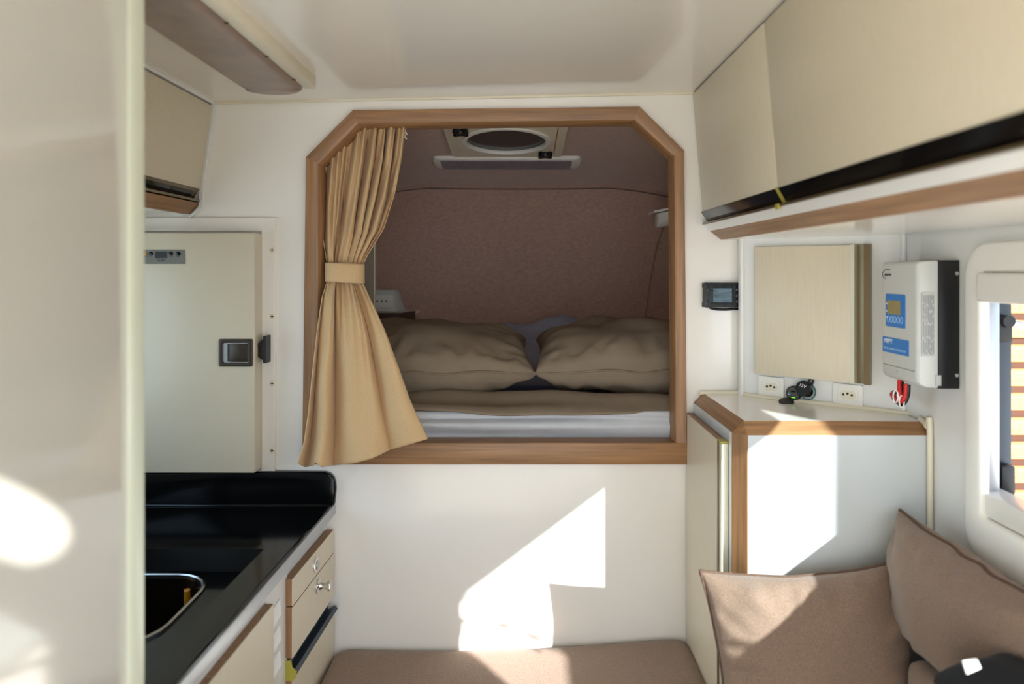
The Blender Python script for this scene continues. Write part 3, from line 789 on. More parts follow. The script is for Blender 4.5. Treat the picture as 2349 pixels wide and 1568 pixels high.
# lock and knob: found from their pixels on the front plane
lk = KF.px(724, 1295, 0.0015); kb = KF.px(730, 1343, 0.0015)
lathe('lock', KF, [(.0165, .001), (.0165, .004), (.012, .006), (.0005, .006)], 'chrome', d1, n=24, a=lk[0], b=lk[1])
lathe('lock_core', KF, [(.010, .005), (.010, .0075), (.0005, .0075)], 'steel', d1, n=18, a=lk[0], b=lk[1])
lathe('knob', KF, [(.0165, .001), (.0165, .004), (.009, .006), (.0065, .012), (.0075, .020), (.0115, .025), (.0120, .029), (.009, .031), (.0005, .031)], 'chrome', d2, n=24, a=kb[0], b=kb[1])
# black grip rail on the third drawer
gr = [[KF.p(a, z, c) for z, c in ((-0.836, 0.0), (-0.836, -.020), (-0.800, -.020), (-0.800, -.010), (-0.806, -.006), (-0.812, -.014), (-0.824, -.012), (-0.815, 0.006), (-0.822, 0.012), (-0.836, 0.003))] for a in (0.006, KL - .002)]
vs, fs = loft(gr); mk('grip_rail', vs, fs, 'rubber', d3)
g2 = [[KF.p(a, z, c) for z, c in ((-0.839, 0.002), (-0.839, -.018), (-0.798, -.018), (-0.798, -.002), (-0.812, 0.0), (-0.820, 0.010), (-0.832, 0.008))] for a in (KL - .002, KL + 0.0015)]
vs, fs = loft(g2); mk('grip_end_cap', vs, fs, 'yellow', d3)
fbox('shadow_slot', KF, (0.0, KL), (-0.83, -0.793), (-.019, -.0165), 'blackmat', dc)
# post between the units with remains of white tape
mk('post', *loft([[Vector((x, y, z)) for x, y in ((-0.515, 1.478), (-0.4755, 1.478), (-0.4785, 1.360), (-0.515, 1.360))] for z in (FLOOR, ZC - .032)]), 'gel2', dc)
for z, k in ((-0.655, 0), (-0.705, 1), (-0.755, 2)):
    mk('tape_scrap', [Vector((-0.4745 - .0015, 1.43, z)), Vector((-0.4768, 1.385, z - .004)), Vector((-0.4766, 1.39, z - .040)), Vector((-0.4742, 1.432, z - .032)),
                      Vector((-0.4730 - .0015, 1.43, z)), Vector((-0.4753, 1.385, z - .004)), Vector((-0.4751, 1.39, z - .040)), Vector((-0.4727, 1.432, z - .032))],
       [(0, 1, 2, 3), (4, 7, 6, 5), (0, 4, 5, 1), (1, 5, 6, 2), (2, 6, 7, 3), (3, 7, 4, 0)], 'white_print', dc)
bc = thing('base_cabinet', 'kitchen base cabinet with one beige door beneath the sink', 'cabinet', (-0.75, 1.1, FLOOR))
mk('front_frame', *loft([[Vector((x, y, z)) for x, y in ((-0.515, 1.358), (-0.4795, 1.358), (-0.4925, 0.87), (-0.515, 0.87))] for z in (FLOOR, ZC - .032)]), 'gel2', bc)
mk('bottom_board', *loft([[Vector((x, y, z)) for x, y in ((-1.09, 1.358), (-0.516, 1.358), (-0.516, 0.87), (-1.09, 0.87))] for z in (FLOOR, FLOOR + .05)]), 'gel2', bc)
KD = face_fr(1.355, -0.463, 0.89, -0.4795)
front('cabinet_door', KD, 0.0, 0.46, -1.2, -0.630, .016, bc)

# ---------------------------------------------------------------- seats
se = thing('bench_cushion', 'flat brown felt seat cushion spanning the aisle below the bed', 'cushion', (0, 1.3, -0.99))
def seat_fn(a, b):
    x = -0.4425 + 0.850 * a; y = 1.752 - 0.95 * b
    z = -0.915 + lut([(0, 0), (0.35, -0.004), (0.55, 0.0), (0.8, 0.014), (1, 0.026)], a) * (1 - 0.4 * b)
    e = min(a, 1 - a) * 0.85; ey = min(b, 1 - b) * 0.95
    z -= 0.014 * math.exp(-e / 0.012) + 0.010 * math.exp(-ey / 0.015)
    z += 0.003 * noise.noise(Vector((x * 6, y * 6, 0)))
    return Vector((x, y, z))
vs, fs = grid(60, 60, seat_fn)
n = len(vs)
def skirt(vs, fs, nu, nv, zb):
    rim = [i for i in range(nu)] + [j * nu + nu - 1 for j in range(1, nv)] + [(nv - 1) * nu + i for i in range(nu - 2, -1, -1)] + [j * nu for j in range(nv - 2, 0, -1)]
    k = len(vs); vs = list(vs)
    for r_ in rim: vs.append(Vector((vs[r_].x, vs[r_].y, zb)))
    m_ = len(rim)
    for i in range(m_): fs.append((rim[i], rim[(i + 1) % m_], k + (i + 1) % m_, k + i))
    return vs, fs
vs, fs = skirt(vs, fs, 60, 60, -0.99)
mk('cover', vs, fs, 'felt', se, sharp=50)
tag(box('storage_bench', (-0.44, 0.405), (0.80, 1.755), (FLOOR, -0.991), 'gel2', bevel=0.003), 'white bench base under the felt seat cushion', 'bench')
sc2 = thing('sofa_cushion', 'brown felt side seat cushion under the scatter pillows', 'cushion', (0.6, 0.6, -0.99))
box('cover', (0.412, 0.805), (-0.25, 1.408), (-0.99, -0.915), 'felt', sc2, bevel=0.02, seg=3)
tag(box('storage_bench', (0.412, 0.805), (-0.25, 1.408), (FLOOR, -0.991), 'gel2', bevel=0.003), 'white base box under the side seat cushion', 'bench')
bo = thing('bolster_cushion', 'brown firm bolster along the side wall, below the propped cushion', 'cushion', (0.74, 1.0, -0.914))
box('cover', (0.665, 0.803), (0.55, 1.245), (-0.914, -0.668), 'felt2', bo, bevel=0.022, seg=4)
def scatter(name, label, c, u, v, w, h, T, seed, **k):
    u = Vector(u).normalized(); v = Vector(v); v = (v - u * v.dot(u)).normalized(); n = u.cross(v)
    vs, fs, ed = pillow_mesh(c, u, v, n, w, h, T, seed, **k)
    r_ = thing(name, label, 'pillow', (c[0], c[1], c[2] - h / 2))
    mk('pillow_cover', vs, fs, 'felt2', r_, fix=False, sharp=180)
    tube('edge_seam', ed + [ed[0]], 0.0035, 'felt_dark', r_, n=6)
    return r_
scatter('scatter_pillow', 'square brown woven scatter pillow leaning on the corner cabinet, sunlit', (0.545, 1.318, -0.735), (1.0, -0.02, 0.065), (-0.03, 0.22, 1.0), 0.385, 0.365, 0.120, 5, pinch=0.11, N=60, wr=0.009, power=0.45)
scatter('scatter_pillow', 'plump brown woven cushion propped on the bolster below the window', (0.728, 1.165, -0.568), (0.02, -1.0, -0.02), (0.04, 0, 1.0), 0.43, 0.205, 0.135, 11, pinch=0.05, N=56, wr=0.006, power=0.38)
# dark bag with a white tag
vs, fs, ed = pillow_mesh((0.70, 0.875, -0.600), (1, -0.25, 0.30), (0.15, 0.9, 0.25), Vector((1, -0.25, 0.30)).normalized().cross(Vector((0.15, 0.9, 0.25)).normalized()), 0.26, 0.30, 0.13, 21, pinch=0.02, N=40, wr=0.008, power=0.3)
bg = thing('cloth_bag', 'black cloth bag with a small white tag lying on the bolster', 'bag', (0.70, 0.92, -0.66))
mk('cloth', vs, fs, 'navy', bg, fix=False, sharp=180)
q0 = [P(2209, 1515, 0.93), P(2241, 1510, 0.93), P(2251, 1532, 0.915), P(2219, 1546, 0.915)]
mk('tag', q0 + [v + Vector((0, 0.003, -0.001)) for v in q0], [(0, 1, 2, 3), (7, 6, 5, 4), (0, 4, 5, 1), (1, 5, 6, 2), (2, 6, 7, 3), (3, 7, 4, 0)], 'white_print', bg)

# ---------------------------------------------------------------- corner cabinet
cc = thing('corner_cabinet', 'white corner cabinet with walnut edging and beige door beside the bed opening', 'cabinet', (0.62, 1.55, FLOOR))
plan = [(0.427, 1.757), (0.427, 1.437), (0.4476, 1.412), (0.806, 1.412), (0.806, 1.495), (0.545, 1.712), (0.545, 1.757)]
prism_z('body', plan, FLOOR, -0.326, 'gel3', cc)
topp = [(0.451, 1.757), (0.4505, 1.4345), (0.806, 1.4335), (0.806, 1.512), (0.545, 1.73), (0.545, 1.757)]
prism_z('counter_top', topp, -0.326, -0.303, 'gel', cc)
def quadprism(name, q, th, m):
    q = [Vector(v) for v in q]; n_ = (q[1] - q[0]).cross(q[2] - q[0]).normalized()
    if n_.y > 0 and n_.x > -0.3: n_ = -n_
    vs, fs = loft([q, [v - n_ * th for v in q]])
    return mk(name, vs, fs, m, cc)
mk('edge_trim', *loft([[Vector(v) for v in ((0.4265, y, -0.326), (0.4510, y, -0.3025), (0.455, y, -0.326))] for y in (1.757, 1.4375)]), 'wood_y', cc)
mk('edge_trim', *loft([[Vector(v) for v in ((x, 1.4115, -0.326), (x, 1.4345, -0.3025), (x, 1.438, -0.326))] for x in (0.4485, 0.8055)]), 'wood_x', cc)
mk('edge_trim', [(0.4265, 1.4375, -0.326), (0.4485, 1.4115, -0.326), (0.451, 1.4375, -0.3024), (0.4485, 1.4345, -0.3024), (0.455, 1.438, -0.326)],
   [(0, 1, 3, 2), (0, 2, 4), (1, 4, 3), (2, 3, 4), (0, 4, 1)], 'wood_x', cc)
mk('corner_post', *loft([[Vector((x, y, z)) for x, y in ((0.4255, 1.4375), (0.4480, 1.4105), (0.456, 1.416), (0.432, 1.444))] for z in (FLOOR, -0.3255)]), 'wood_z', cc)
cd = box('cabinet_door', (0.4085, 0.4095), (1.484, 1.755), (-1.25, -0.351), 'lam', cc)
box('edge_band', (0.4095, 0.4255), (1.484, 1.755), (-1.25, -0.3508), 'wood_y', cd)
box('grip_rail', (0.4090, 0.4255), (1.4735, 1.4835), (-1.25, -0.352), 'bronze', cd)
box('grip_rail', (0.4100, 0.4255), (1.4560, 1.4735), (-1.25, -0.353), 'alu', cd, bevel=0.002)
box('grip_end_cap', (0.4090, 0.4258), (1.4565, 1.4825), (-0.3525, -0.3495), 'yellow', cd)
box('side_strip', (0.4250, 0.4272), (1.4390, 1.4540), (-1.25, -0.327), 'gel2', cc)

# ---------------------------------------------------------------- angled wall fittings
cu_ = thing('wall_cupboard', 'beige wall cupboard with bronze edge grip on the angled wall', 'cupboard', NW.p(0.17, 0.06))
p0 = NW.px(1731, 857, .018); p1 = NW.px(1950, 565, .018); p2 = NW.px(1996, 880, .018)
zt_ = NW.px(1731, 566, .018)[1]; zb_ = p0[1]
cdr = fbox('cupboard_door', NW, (p0[0], p1[0]), (zb_, zt_), (0.004, 0.018), 'lam', cu_, bevel=0.0015)
gx = p1[0]; gw = p2[0] - p1[0]
def gprof(pr, name, m):
    vs, fs = loft([[NW.p(gx + a, z, c) for a, c in pr] for z in (zb_ - .001, zt_ + .001)])
    mk(name, vs, fs, m, cdr)
gprof([(0, .004), (0, .019), (gw * .22, .019), (gw * .26, .006), (gw * .26, .004)], 'grip_rail', 'alu')
gprof([(gw * .26, .002), (gw * .26, .006), (gw * .7, .010), (gw * .7, .002)], 'grip_groove', 'bronze')
gprof([(gw * .7, .004), (gw * .7, .020), (gw, .020), (gw, .004)], 'grip_rail', 'bronze')
fbox('back_box', NW, (p0[0] + .004, p2[0] - .006), (zb_ + .004, zt_ - .004), (0.0, 0.004), 'darkgap', cu_)

def socket(x0, x1, y0, y1, label):
    a0, b0 = NW.px(x0, (y0 + y1) / 2); a1, b1 = NW.px(x1, (y0 + y1) / 2)
    am, bm_ = (a0 + a1) / 2, NW.px((x0 + x1) / 2, (y0 + y1) / 2)[1]
    hw = (a1 - a0) / 2; hh = NW.px((x0 + x1) / 2, y0)[1] - bm_
    s = thing('power_socket', label, 'socket', NW.p(am, bm_ - hh), 'power sockets on the angled wall')
    pl = fprism('plate', NW, rrect(am - hw, am + hw, bm_ - hh, bm_ + hh, .004, 4), 0.0, .0075, 'white_pl', s, bevel=0.0012)
    w2, h2 = hw * .68, hh * .52
    fring('insert_rim', NW, rrect(am - w2 - .001, am + w2 + .001, bm_ - h2 - .001, bm_ + h2 + .001, .003, 3), rrect(am - w2, am + w2, bm_ - h2, bm_ + h2, .003, 3), .007, .0085, 'white_pl', s)
    hx = [(am - w2 * .85, bm_), (am - w2 * .5, bm_ - h2 * .75), (am + w2 * .6, bm_ - h2 * .75), (am + w2 * .85, bm_), (am + w2 * .6, bm_ + h2 * .75), (am - w2 * .5, bm_ + h2 * .75)]
    fprism('hex_insert', NW, hx, .007, .0082, 'cream', s)
    for q, dz in ((-.42, 0), (0, .22), (.42, 0)):
        lathe('pin_hole', NW, [(.0026, .0078), (.0026, .0086), (.0004, .0086)], 'blackmat', s, n=10, a=am + q * w2, b=bm_ + dz * h2)
socket(1742, 1800, 863, 909, 'white power socket on the angled wall on the display side of the charger')
socket(1913, 1981, 880, 928, 'white power socket on the angled wall on the window side of the charger')
def charger():
    a, b_ = NW.px(1817, 903, .02); r0 = .0155
    s = thing('usb_charger', 'round grey USB socket with its black cap hanging open', 'charger', NW.p(a, b_ - r0))
    lathe('bezel', NW, [(.0162, 0), (.0168, .006), (.0165, .012), (.0145, .0135), (.0005, .0135)], 'blackmat', s, n=28, a=a, b=b_)
    lathe('face', NW, [(.0142, .0132), (.0142, .0142), (.0005, .0142)], mat('charcoal_plastic', (74, 74, 74), .5), s, n=28, a=a, b=b_)
    fbox('port', NW, (a - .0045, a + .0045), (b_ + .003, b_ + .0066), (.0140, .0150), 'black', s)
    fbox('port', NW, (a - .0045, a + .0055), (b_ - .0105, b_ - .0062), (.0140, .0150), 'black', s)
    fbox('green_tongue', NW, (a - .0035, a + .0050), (b_ - .0098, b_ - .0078), (.0146, .0154), 'green_led', s)
    fbox('mark', NW, (a - .0115, a - .0072), (b_ - .0030, b_ - .0010), (.0140, .0145), 'pale_print', s)
    tube('strap', [NW.p(a - .002, b_ - .015, .010), NW.p(a - .004, b_ - .018, .016), NW.p(a - .006, b_ - .019, .020)], 0.003, 'bronze', s)
    cf = Fr(NW.p(a - .008, b_ - .0175, .034), NW.u, NW.v * .30 - NW.n)
    lathe('cap', cf, [(.0005, -.004), (.015, -.004), (.017, -.001), (.016, .004), (.0005, .005)], 'blackmat', s, n=24)
    a2, b2 = NW.px(1851, 898, .008)
    t_ = thing('lighter_socket', 'black 12 volt socket with teal ring and raised printed cap', 'socket', NW.p(a2, b2 - .018))
    fring('ring', NW, circ(a2, b2, .0185, 32), circ(a2, b2, .0165, 32), 0, .006, 'teal', t_, bevel=.0008)
    fring('metal_collar', NW, circ(a2, b2, .0165, 32), circ(a2, b2, .0125, 32), -.001, .005, 'alu_grey', t_)
    lathe('bore', NW, [(.0128, .003), (.0128, .001), (.0005, .001)], 'black', t_, n=24, a=a2, b=b2)
    a3, b3 = NW.px(1843, 891, .018)
    cf = Fr(NW.p(a3, b3, .016), NW.u * .93 - NW.v * .25 + NW.n * .2, NW.v * .85 + NW.u * .25 - NW.n * .3)
    cp_ = lathe('cap', cf, [(.0005, -.004), (.0165, -.004), (.0180, 0), (.0165, .006), (.0005, .0075)], 'blackmat', t_, n=28)
    fring('pull_tab', cf, rrect(.004, .016, .012, .028, .005, 4), rrect(.0075, .0125, .018, .0245, .002, 4), -.001, .004, 'blackmat', cp_)
    writing('cap_lettering', '12V', .0105, cf, -.001, .004, .0078, 'white_print', cp_)
charger()

# heater display on the front wall
hd = thing('heater_display', 'small black heater display with silvery reflection painted on its screen on the front wall', 'display', FW.p(0.5, -0.09))
h0, h1 = FW.px(1615, 705, .02), FW.px(1701, 648, .02)
fprism('case', FW, rrect(h0[0], h1[0], h0[1], h1[1], .006, 4), 0.004, .020, 'blackmat', hd, bevel=.0015)
s0_, s1_ = FW.px(1636, 693, .02), FW.px(1679, 661, .02)
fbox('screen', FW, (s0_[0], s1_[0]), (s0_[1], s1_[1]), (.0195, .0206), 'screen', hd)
def film_fn(a, b_):
    f0, f1 = FW.px(1622, 699, .02), FW.px(1686, 651, .02)
    u_ = f0[0] + (f1[0] - f0[0]) * a; v_ = f0[1] + (f1[1] - f0[1]) * b_
    return FW.p(u_, v_, .0222 + .0012 * math.sin(b_ * 16 + 2.4 * math.sin(a * 4)) + .0006 * math.sin(a * 21))
vs, fs = grid(30, 30, film_fn); mk('protective_film', vs, fs, 'pane', hd, fix=False, sharp=180)
for x, y in ((1624, 664), (1624, 691), (1691, 664), (1691, 678), (1691, 691)):
    a, b_ = FW.px(x, y, .02); lathe('button', FW, [(.0042, .019), (.0042, .0216), (.003, .0222), (.0004, .0222)], mat('dark_button', (34, 34, 36), .4) if x == 1624 and y == 664 else bpy.data.materials['dark_button'], hd, n=12, a=a, b=b_)
for y0, y1 in ((649, 660), (693, 704)):
    a, b_ = FW.px(1612, y1, .008); a1, b1 = FW.px(1617, y0, .008); fbox('bracket', FW, (a, a1), (b_, b1), (.0, .010), 'blackmat', hd)
hc = [FW.px(1628, 705, .01), FW.px(1640, 709, .01), FW.px(1665, 710, .01), FW.px(1690, 708.5, .01), FW.px(1703, 709, .01)]
tube('cable', spline([FW.p(a, b_, .008) for a, b_ in hc], 5), 0.0028, 'blackmat', hd)

# ---------------------------------------------------------------- solar controller on the side wall
so = thing('solar_controller', 'light grey solar charge controller with blue panel and black heat sink', 'controller', (0.77, 1.39, -0.22))
YN, YF_ = 1.323, 1.462
# frame on the near side (facing the camera) and on the front (facing the room)
XF = 0.735
box('heat_sink', (0.772, 0.8095), (YN - .002, YF_), (-0.220, 0.0165), 'blackmat', so, bevel=0.001)
CF = Fr((XF, 0, 0), (0, -1, 0), (0, 0, 1))      # u towards the camera, n = -x
cas = [[Vector((x, y, z)) for y, z in ((YN + i_, -0.219 + i_ * .7 + k_), (YN + i_, 0.016 - i_ * .7), (YF_ - i_, 0.016 - i_ * .7), (YF_ - i_, -0.219 + i_ * .7 + k_))]
       for x, i_, k_ in ((0.772, 0.0, 0), (0.750, 0.0015, 0), (0.739, 0.004, .004), (XF, 0.010, .009))]
vs, fs = loft(cas); mk('case', vs, fs, 'grey_pl', so, bevel=0.0025)
def cfr(x, y): return CF.px(x, y, .0)
b0, b1 = cfr(2033, 747), cfr(2077, 676)
blp = fprism('keypad', CF, rrect(b0[0], b1[0], b0[1], b1[1], .003, 3), -.001, .0012, 'blue', so)
l0, l1 = cfr(2037, 719), cfr(2067, 690); fbox('lcd', CF, (l0[0], l1[0]), (l0[1], l1[1]), (.001, .0018), 'lcd', blp)
for i in range(5):
    a = b0[0] + (b1[0] - b0[0]) * (.16 + .17 * i); zz = cfr(2050, 732)[1]
    fring('key', CF, circ(a, zz, .0052, 14, .0068), circ(a, zz, .0042, 14, .0056), .001, .002, 'pale_print', blp)
for q in (.70, .47, .28):
    a = b0[0] + (b1[0] - b0[0]) * .07; zz = b0[1] + (b1[1] - b0[1]) * q
    fbox('indicator', CF, (a - .0015, a + .0015), (zz - .0015, zz + .0015), (.001, .0018), 'white_print', blp)
m0, m1 = cfr(2026, 815), cfr(2085, 786)
mz0, mz1 = -0.163, -0.137
bl2 = fprism('model_band', CF, rrect(m0[0], m1[0], mz0 - .002, mz1 + .002, .001, 2), -.001, .0010, 'blue', so)
writing('model_lettering', 'MPPT', .013, CF, m0[0] + .006, mz1 - .006, .0012, 'white_print', bl2, shear=.2, align='LEFT')
writing('model_caption', 'SOLAR CHARGE CONTROLLER', .0058, CF, m0[0] + .005, mz0 + .006, .0012, 'pale_print', bl2, align='LEFT')
lg = cfr(2041, 629); 
writing('logo_lettering', 'epever', .010, CF, lg[0] - .006, lg[1], .0004, 'dark_print', so, align='CENTER')
fr2 = [(lg[0] - .006 + .022 * math.cos(t), lg[1] + .010 * math.sin(t)) for t in [math.radians(70 + 170 * i / 14) for i in range(15)]]
tube('logo_arc', [CF.p(a, b_, .0004) for a, b_ in fr2], .0006, 'dark_print', so, n=5)
zl = -0.190
fbox('cover_line', CF, (-YF_ + .012, -YN - .012), (zl - .0005, zl + .0005), (-.0002, .0004), 'grey_print', so)
fprism('arrow_mark', CF, [(-1.40, zl - .006), (-1.394, zl - .006), (-1.397, zl - .014)], -.0002, .0005, 'foil', so)
# sticker with fine print on the near side
NS = Fr((0, YN + 0.0008, 0), (1, 0, 0), (0, 0, 1))
st_ = fbox('rating_sticker', NS, (0.7415, 0.765), (-0.160, -0.043), (0.0002, .0014), 'foil', so)
random.seed(4)
for i in range(7):
    x = 0.7435 + 0.003 * i; z = -0.048
    while z > -0.155:
        ln = random.uniform(.008, .03)
        fbox('print_line', NS, (x, x + .0011), (max(z - ln, -.157), z), (.0013, .0018), 'grey_print', st_)
        z -= ln + random.uniform(.002, .006)
fbox('serial_tag', NS, (0.766, 0.7755), (-0.214, -0.195), (0.0, .0034), 'foil', so)
HS = Fr((0, YN - .002, 0), (1, 0, 0), (0, 0, 1))
for z in (-0.008, -0.195):
    lathe('side_screw', HS, [(.0035, 0), (.0035, .002), (.0005, .003)], 'chrome', so, n=10, a=0.8035, b=z)
# cables under it
wr_ = thing('battery_cables', 'red and black cable pair looping beneath the solar controller', 'cable', (0.77, 1.42, -0.27))
def cable(pts, m, r_=.0042):
    tube('cable', spline([P(*q) for q in pts], 6), r_, m, wr_)
cable([(2063, 872, 1.415), (2063, 892, 1.41), (2064, 912, 1.405), (2056, 915, 1.42), (2046, 905, 1.44), (2050, 899, 1.47)], 'red')
cable([(2069, 874, 1.42), (2069, 895, 1.412), (2068, 918, 1.41), (2058, 921, 1.42), (2049, 910, 1.44), (2053, 901, 1.47)], 'blackmat')
cable([(2078, 880, 1.40), (2077, 900, 1.40), (2072, 916, 1.40), (2062, 920, 1.41), (2051, 908, 1.43), (2048, 900, 1.46)], 'red')
cable([(2084, 882, 1.41), (2083, 902, 1.41), (2077, 920, 1.41), (2066, 927, 1.42), (2054, 915, 1.44), (2050, 903, 1.47)], 'blackmat')
for x, y in ((2052, 908), (2066, 920)):
    q = P(x, y, 1.405); tube('cable_tie', [q + Vector((.010 * math.cos(t) * .5, -.004, .012 * math.sin(t))) for t in [math.pi * 2 * i / 10 for i in range(11)]], .0012, 'white_print', wr_, n=5)

# ---------------------------------------------------------------- window
wi = bpy.data.objects.new('window_1', None); COL.objects.link(wi); wi.location = (XR, 1.08, -0.22)
tag(wi, 'white framed hinged window propped open on a strut', kind='structure')
fring('window_frame', RW, rrect(-1.278, -0.14, -0.503, 0.046, .06, 7), rrect(-1.234, -0.205, WZ0, WZ1, .012, 7), 0.0, .020, 'white_pl', wi, bevel=.006, seg=3)
box('blind_cassette', (0.782, 0.832), (0.205, 1.233), (-0.056, -0.006), 'white_pl', wi, bevel=.006, seg=3)
box('sill_rail', (0.800, 0.85), (WY0, WY1 - .002), (-0.424, -0.385), 'white_pl', wi, bevel=.004)
box('blind_track', (0.815, 0.835), (1.248, 1.285), (-0.42, -0.03), 'alu_grey', wi, bevel=.002)
box('blind_track', (0.815, 0.835), (0.202, 0.215), (-0.42, -0.03), 'alu_grey', wi, bevel=.002)
fring('seal', RW, rrect(-1.335, -0.17, -0.44, 0.01, .02, 5), rrect(-1.290, -0.215, -0.405, -0.03, .02, 5), -.075, -.046, 'rubber', wi, bevel=.003)
# pane swung out on its top hinge
ang = math.radians(58); PL = 0.40
hin = Vector((0.890, 0, -0.010))
PF = Fr(hin, (0, 1, 0), (math.sin(ang), 0, -math.cos(ang)))
pn = fprism('pane', PF, rrect(0.19, 1.31, 0.0, PL, .02, 5), -.002, .002, 'pane', wi)
fring('pane_edge', PF, rrect(0.185, 1.315, -0.004, PL + .004, .02, 5), rrect(0.193, 1.307, 0.004, PL - .004, .018, 5), -.003, .003, 'rubber', wi)
tip = PF.p(1.262, PL * .72, 0)
sa = Vector((0.862, 1.275, -0.092))
tube('strut', [sa, tip], .0065, 'chrome', wi, n=12)
tube('strut_pivot', [sa + Vector((0, .018, 0)), sa + Vector((0, -.012, 0))], .011, 'blackmat', wi, n=14)
box('strut_bracket', (0.85, 0.875), (1.272, 1.292), (-0.13, -0.085), 'blackmat', wi, bevel=.004)
sa2 = Vector((0.862, 0.238, -0.092)); tip2 = PF.p(0.250, PL * .72, 0)
tube('strut', [sa2, tip2], .0065, 'chrome', wi, n=12)
box('strut_bracket', (0.85, 0.875), (0.213, 0.238), (-0.13, -0.085), 'blackmat', wi, bevel=.004)
box('window_catch', (0.85, 0.876), (1.265, 1.29), (-0.40, -0.345), 'blackmat', wi, bevel=.006)

# ---------------------------------------------------------------- curtain
cn = thing('curtain', 'tan cloth curtain gathered by a tie at the bed opening', 'curtain', (-0.33, 1.72, -0.46))
Lp = [(0.0, 742, 378), (.10, 740, 430), (.22, 738, 490), (.32, 741, 550), (.39, 748, 590), (.42, 751, 606), (.47, 750, 646), (.53, 739, 680), (.62, 727, 760), (.74, 716, 860), (.86, 706, 955), (.94, 697, 1015), (1.0, 683, 1064)]
Rp = [(0.0, 929, 286), (.10, 922, 360), (.22, 905, 445), (.32, 880, 525), (.39, 845, 582), (.42, 833, 607), (.47, 831, 646), (.53, 852, 690), (.62, 882, 755), (.74, 912, 836), (.86, 940, 915), (.94, 961, 962), (1.0, 982, 1006)]
Tp = [(0.0, 742, 378), (.2, 778, 338), (.38, 822, 292), (.55, 855, 288), (.8, 900, 287), (1.0, 929, 286)]
Bp = [(0.0, 683, 1064), (.06, 700, 1071), (.12, 718, 1068), (.16, 722, 1060), (.22, 735, 1071), (.38, 775, 1066), (.50, 812, 1062), (.62, 850, 1052), (.74, 880, 1038), (.80, 897, 1030), (.83, 890, 1033), (1.0, 982, 1006)]
def two(tab, t): return lut([(q[0], q[1]) for q in tab], t), lut([(q[0], q[2]) for q in tab], t)
# fold pattern: (u centre, width, depth) of ridges
def curtain_fn(u, v):
    lx, ly = two(Lp, v); rx, ry = two(Rp, v)
    x = lx + (rx - lx) * u; y = ly + (ry - ly) * u
    if v < .42:
        tx, ty = two(Tp, u); k = (1 - v / .42) ** 1.6
        x += (tx - (742 + 187 * u)) * k; y += (ty - (378 - 92 * u)) * k
        y += 7 * math.sin(u * math.pi) * (v / .42)
    elif v > .47:
        bx, by = two(Bp, u); k = ((v - .47) / .53) ** 1.8
        x += (bx - (683 + 299 * u)) * k; y += (by - (1064 - 58 * u)) * k
    base = lut([(0, 1.800), (.30, 1.795), (.42, 1.775), (.47, 1.765), (.56, 1.722), (.65, 1.706), (1.0, 1.690)], v)
    if v < .445:
        q = v / .445
        ph = u * 5.6 + 0.42 * math.sin(u * 8.0 + 1.0) + 0.5 * (1 - q) * (u - .5) + .22 * noise.noise(Vector((u * 3.0, v * 5.0, 12)))
        amp = lut([(0, .016), (.12, .030), (.55, .036), (.85, .022), (1, .008)], q)
        f = 2 * abs(math.cos(math.pi * ph)) ** 0.95 - 1
        dy = -amp * f * (0.75 + .55 * noise.noise(Vector((u * 7, v * 2.5, 3)))) + .008 * math.sin(2 * math.pi * (u * 15 + v * 2)) * (1 - q) ** .7
        dy += .010 * noise.noise(Vector((u * 5 + v * 4, v * 7, 1)))
        ph *= 0.5
    else:
        q = (v - .445) / .555
        ph = u * 3.4 + .35 * math.sin(u * 5.2 + .4) - .10 * q + .15
        amp = lut([(0, .008), (.15, .020), (.5, .032), (1, .036)], q)
        f = 2 * abs(math.cos(math.pi * ph)) ** 0.7 - 1
        dy = -amp * f * (0.85 + .4 * noise.noise(Vector((u * 5, v * 2.0, 9)))) + .005 * math.sin(2 * math.pi * u * 11) * (1 - q) ** 2
        dy += .010 * noise.noise(Vector((u * 6 - v * 3, v * 5, 2)))
        if v > .925: dy -= .0012
        ph *= 0.5
    x += 5.0 * math.sin(4 * math.pi * ph + 1.2) * (0.3 + abs(math.sin(v * 3)) * .7) * min(1, 6 * u, 6 * (1 - u))
    dy = max(dy, -0.042)
    return P(x, y, base + dy)
vs, fs = grid(170, 150, curtain_fn)
co = mk('cloth', vs, fs, 'curtain', cn, fix=False, sharp=180)
sol = co.modifiers.new('thickness', 'SOLIDIFY'); sol.thickness = 0.0018; sol.offset = 0
# hem stitching ridge
tube('hem_line', [curtain_fn(i / 120, .925) + Vector((0, -.0012, 0)) for i in range(121)], .0010, 'curtain', cn, n=5)
# tie band
rings = []
for yy in (604, 608, 626, 643, 647):
    ring = []
    for i in range(28):
        t = 2 * math.pi * i / 28
        cx_ = 791 + 43 * math.copysign(abs(math.cos(t)) ** .8, math.cos(t))
        off = -.030 * math.copysign(abs(math.sin(t)) ** .8, math.sin(t)) * (1.0 if yy in (608, 626, 643) else .93)
        ring.append(P(cx_, yy + (cx_ - 791) * .05, 1.765 + off * .95))
    rings.append(ring)
vs, fs = loft(rings, caps=False)
tb = mk('tie_band', vs, fs, 'curtain', cn, sharp=60)
sol = tb.modifiers.new('thickness', 'SOLIDIFY'); sol.thickness = 0.003; sol.offset = 1
tube('band_edge', rings[1] + [rings[1][0]], .0014, 'curtain', tb, n=5)
tube('band_edge', rings[3] + [rings[3][0]], .0014, 'curtain', tb, n=5)
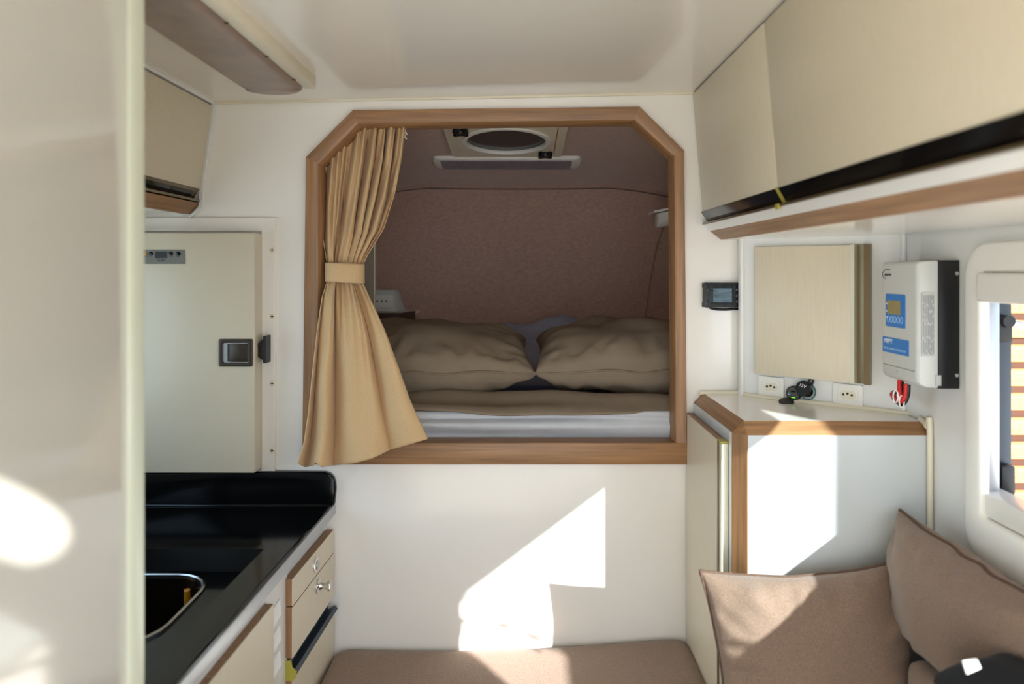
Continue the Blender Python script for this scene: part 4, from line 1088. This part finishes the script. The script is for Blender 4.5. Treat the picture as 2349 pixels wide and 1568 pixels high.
# frayed heading tape at the top corner
for i in range(7):
    q = P(924 + 2 * math.sin(i * 2.1), 290 + i * 4.6, 1.80)
    tube('heading_thread', [q, q + Vector((.005, -.004, .003)), q + Vector((.010, -.002, -.002 + .001 * (i % 3)))], .0018, 'cream', cn, n=5)
# track inside the opening
tube('track', [P(748, 372, 1.812), P(828, 284, 1.812), P(1440, 276, 1.812)], .004, 'cream', cn)

# ---------------------------------------------------------------- outside
tag(box('ground_outside', (-14, 14), (-14, 14), (-2.14, -2.10), 'deck'), 'pale paving around the camper', kind='structure')
ws = bpy.data.objects.new('wall_outside', None); COL.objects.link(ws); ws.location = (2.6, 3.3, -2.1)
tag(ws, 'orange timber slat wall standing outside the window', kind='structure')
box('backing', (1.35, 4.6), (3.30, 3.36), (-2.1, 1.25), 'slat_back', ws)
me = None
for i in range(30):
    z = -2.05 + i * 0.111
    if me is None:
        s = mk('slat', [Vector(v) for v in ((1.35, 3.285, -.038), (1.35, 3.262, .036), (1.35, 3.285, .040), (1.35, 3.30, -.03), (4.6, 3.285, -.038), (4.6, 3.262, .036), (4.6, 3.285, .040), (4.6, 3.30, -.03))],
               [(0, 1, 2, 3), (7, 6, 5, 4), (0, 4, 5, 1), (1, 5, 6, 2), (2, 6, 7, 3), (3, 7, 4, 0)], 'slat', ws, smooth=False)
        me = s.data
    else:
        s = bpy.data.objects.new('slat', me); COL.objects.link(s); s.parent = ws; s.matrix_parent_inverse = Matrix.Translation(-wloc(ws))
    s.location = (0.013 * ((i * 7) % 5 - 2), 0.003 * ((i * 3) % 4), z)

po = box('sun_block_post', (1.54, 1.66), (0.008, 0.128), (-2.10, 1.30), wood('post_timber', 'z', (176, 128, 84), .7), bevel=.006)  # unseen post added to cut off the sun at the window's far side
tag(po, 'added timber post outside the window, unseen, blocking part of the sun', 'post')
rt = box('sky_block_roof', (1.0, 2.5), (-2.15, 3.4), (1.30, 1.37), wood('sky_block_boards', 'y', (150, 108, 72), .8))  # unseen roof added to hold back sky light from the window
tag(rt, 'added unseen timber roof beside the camper, blocking sky light', kind='structure')
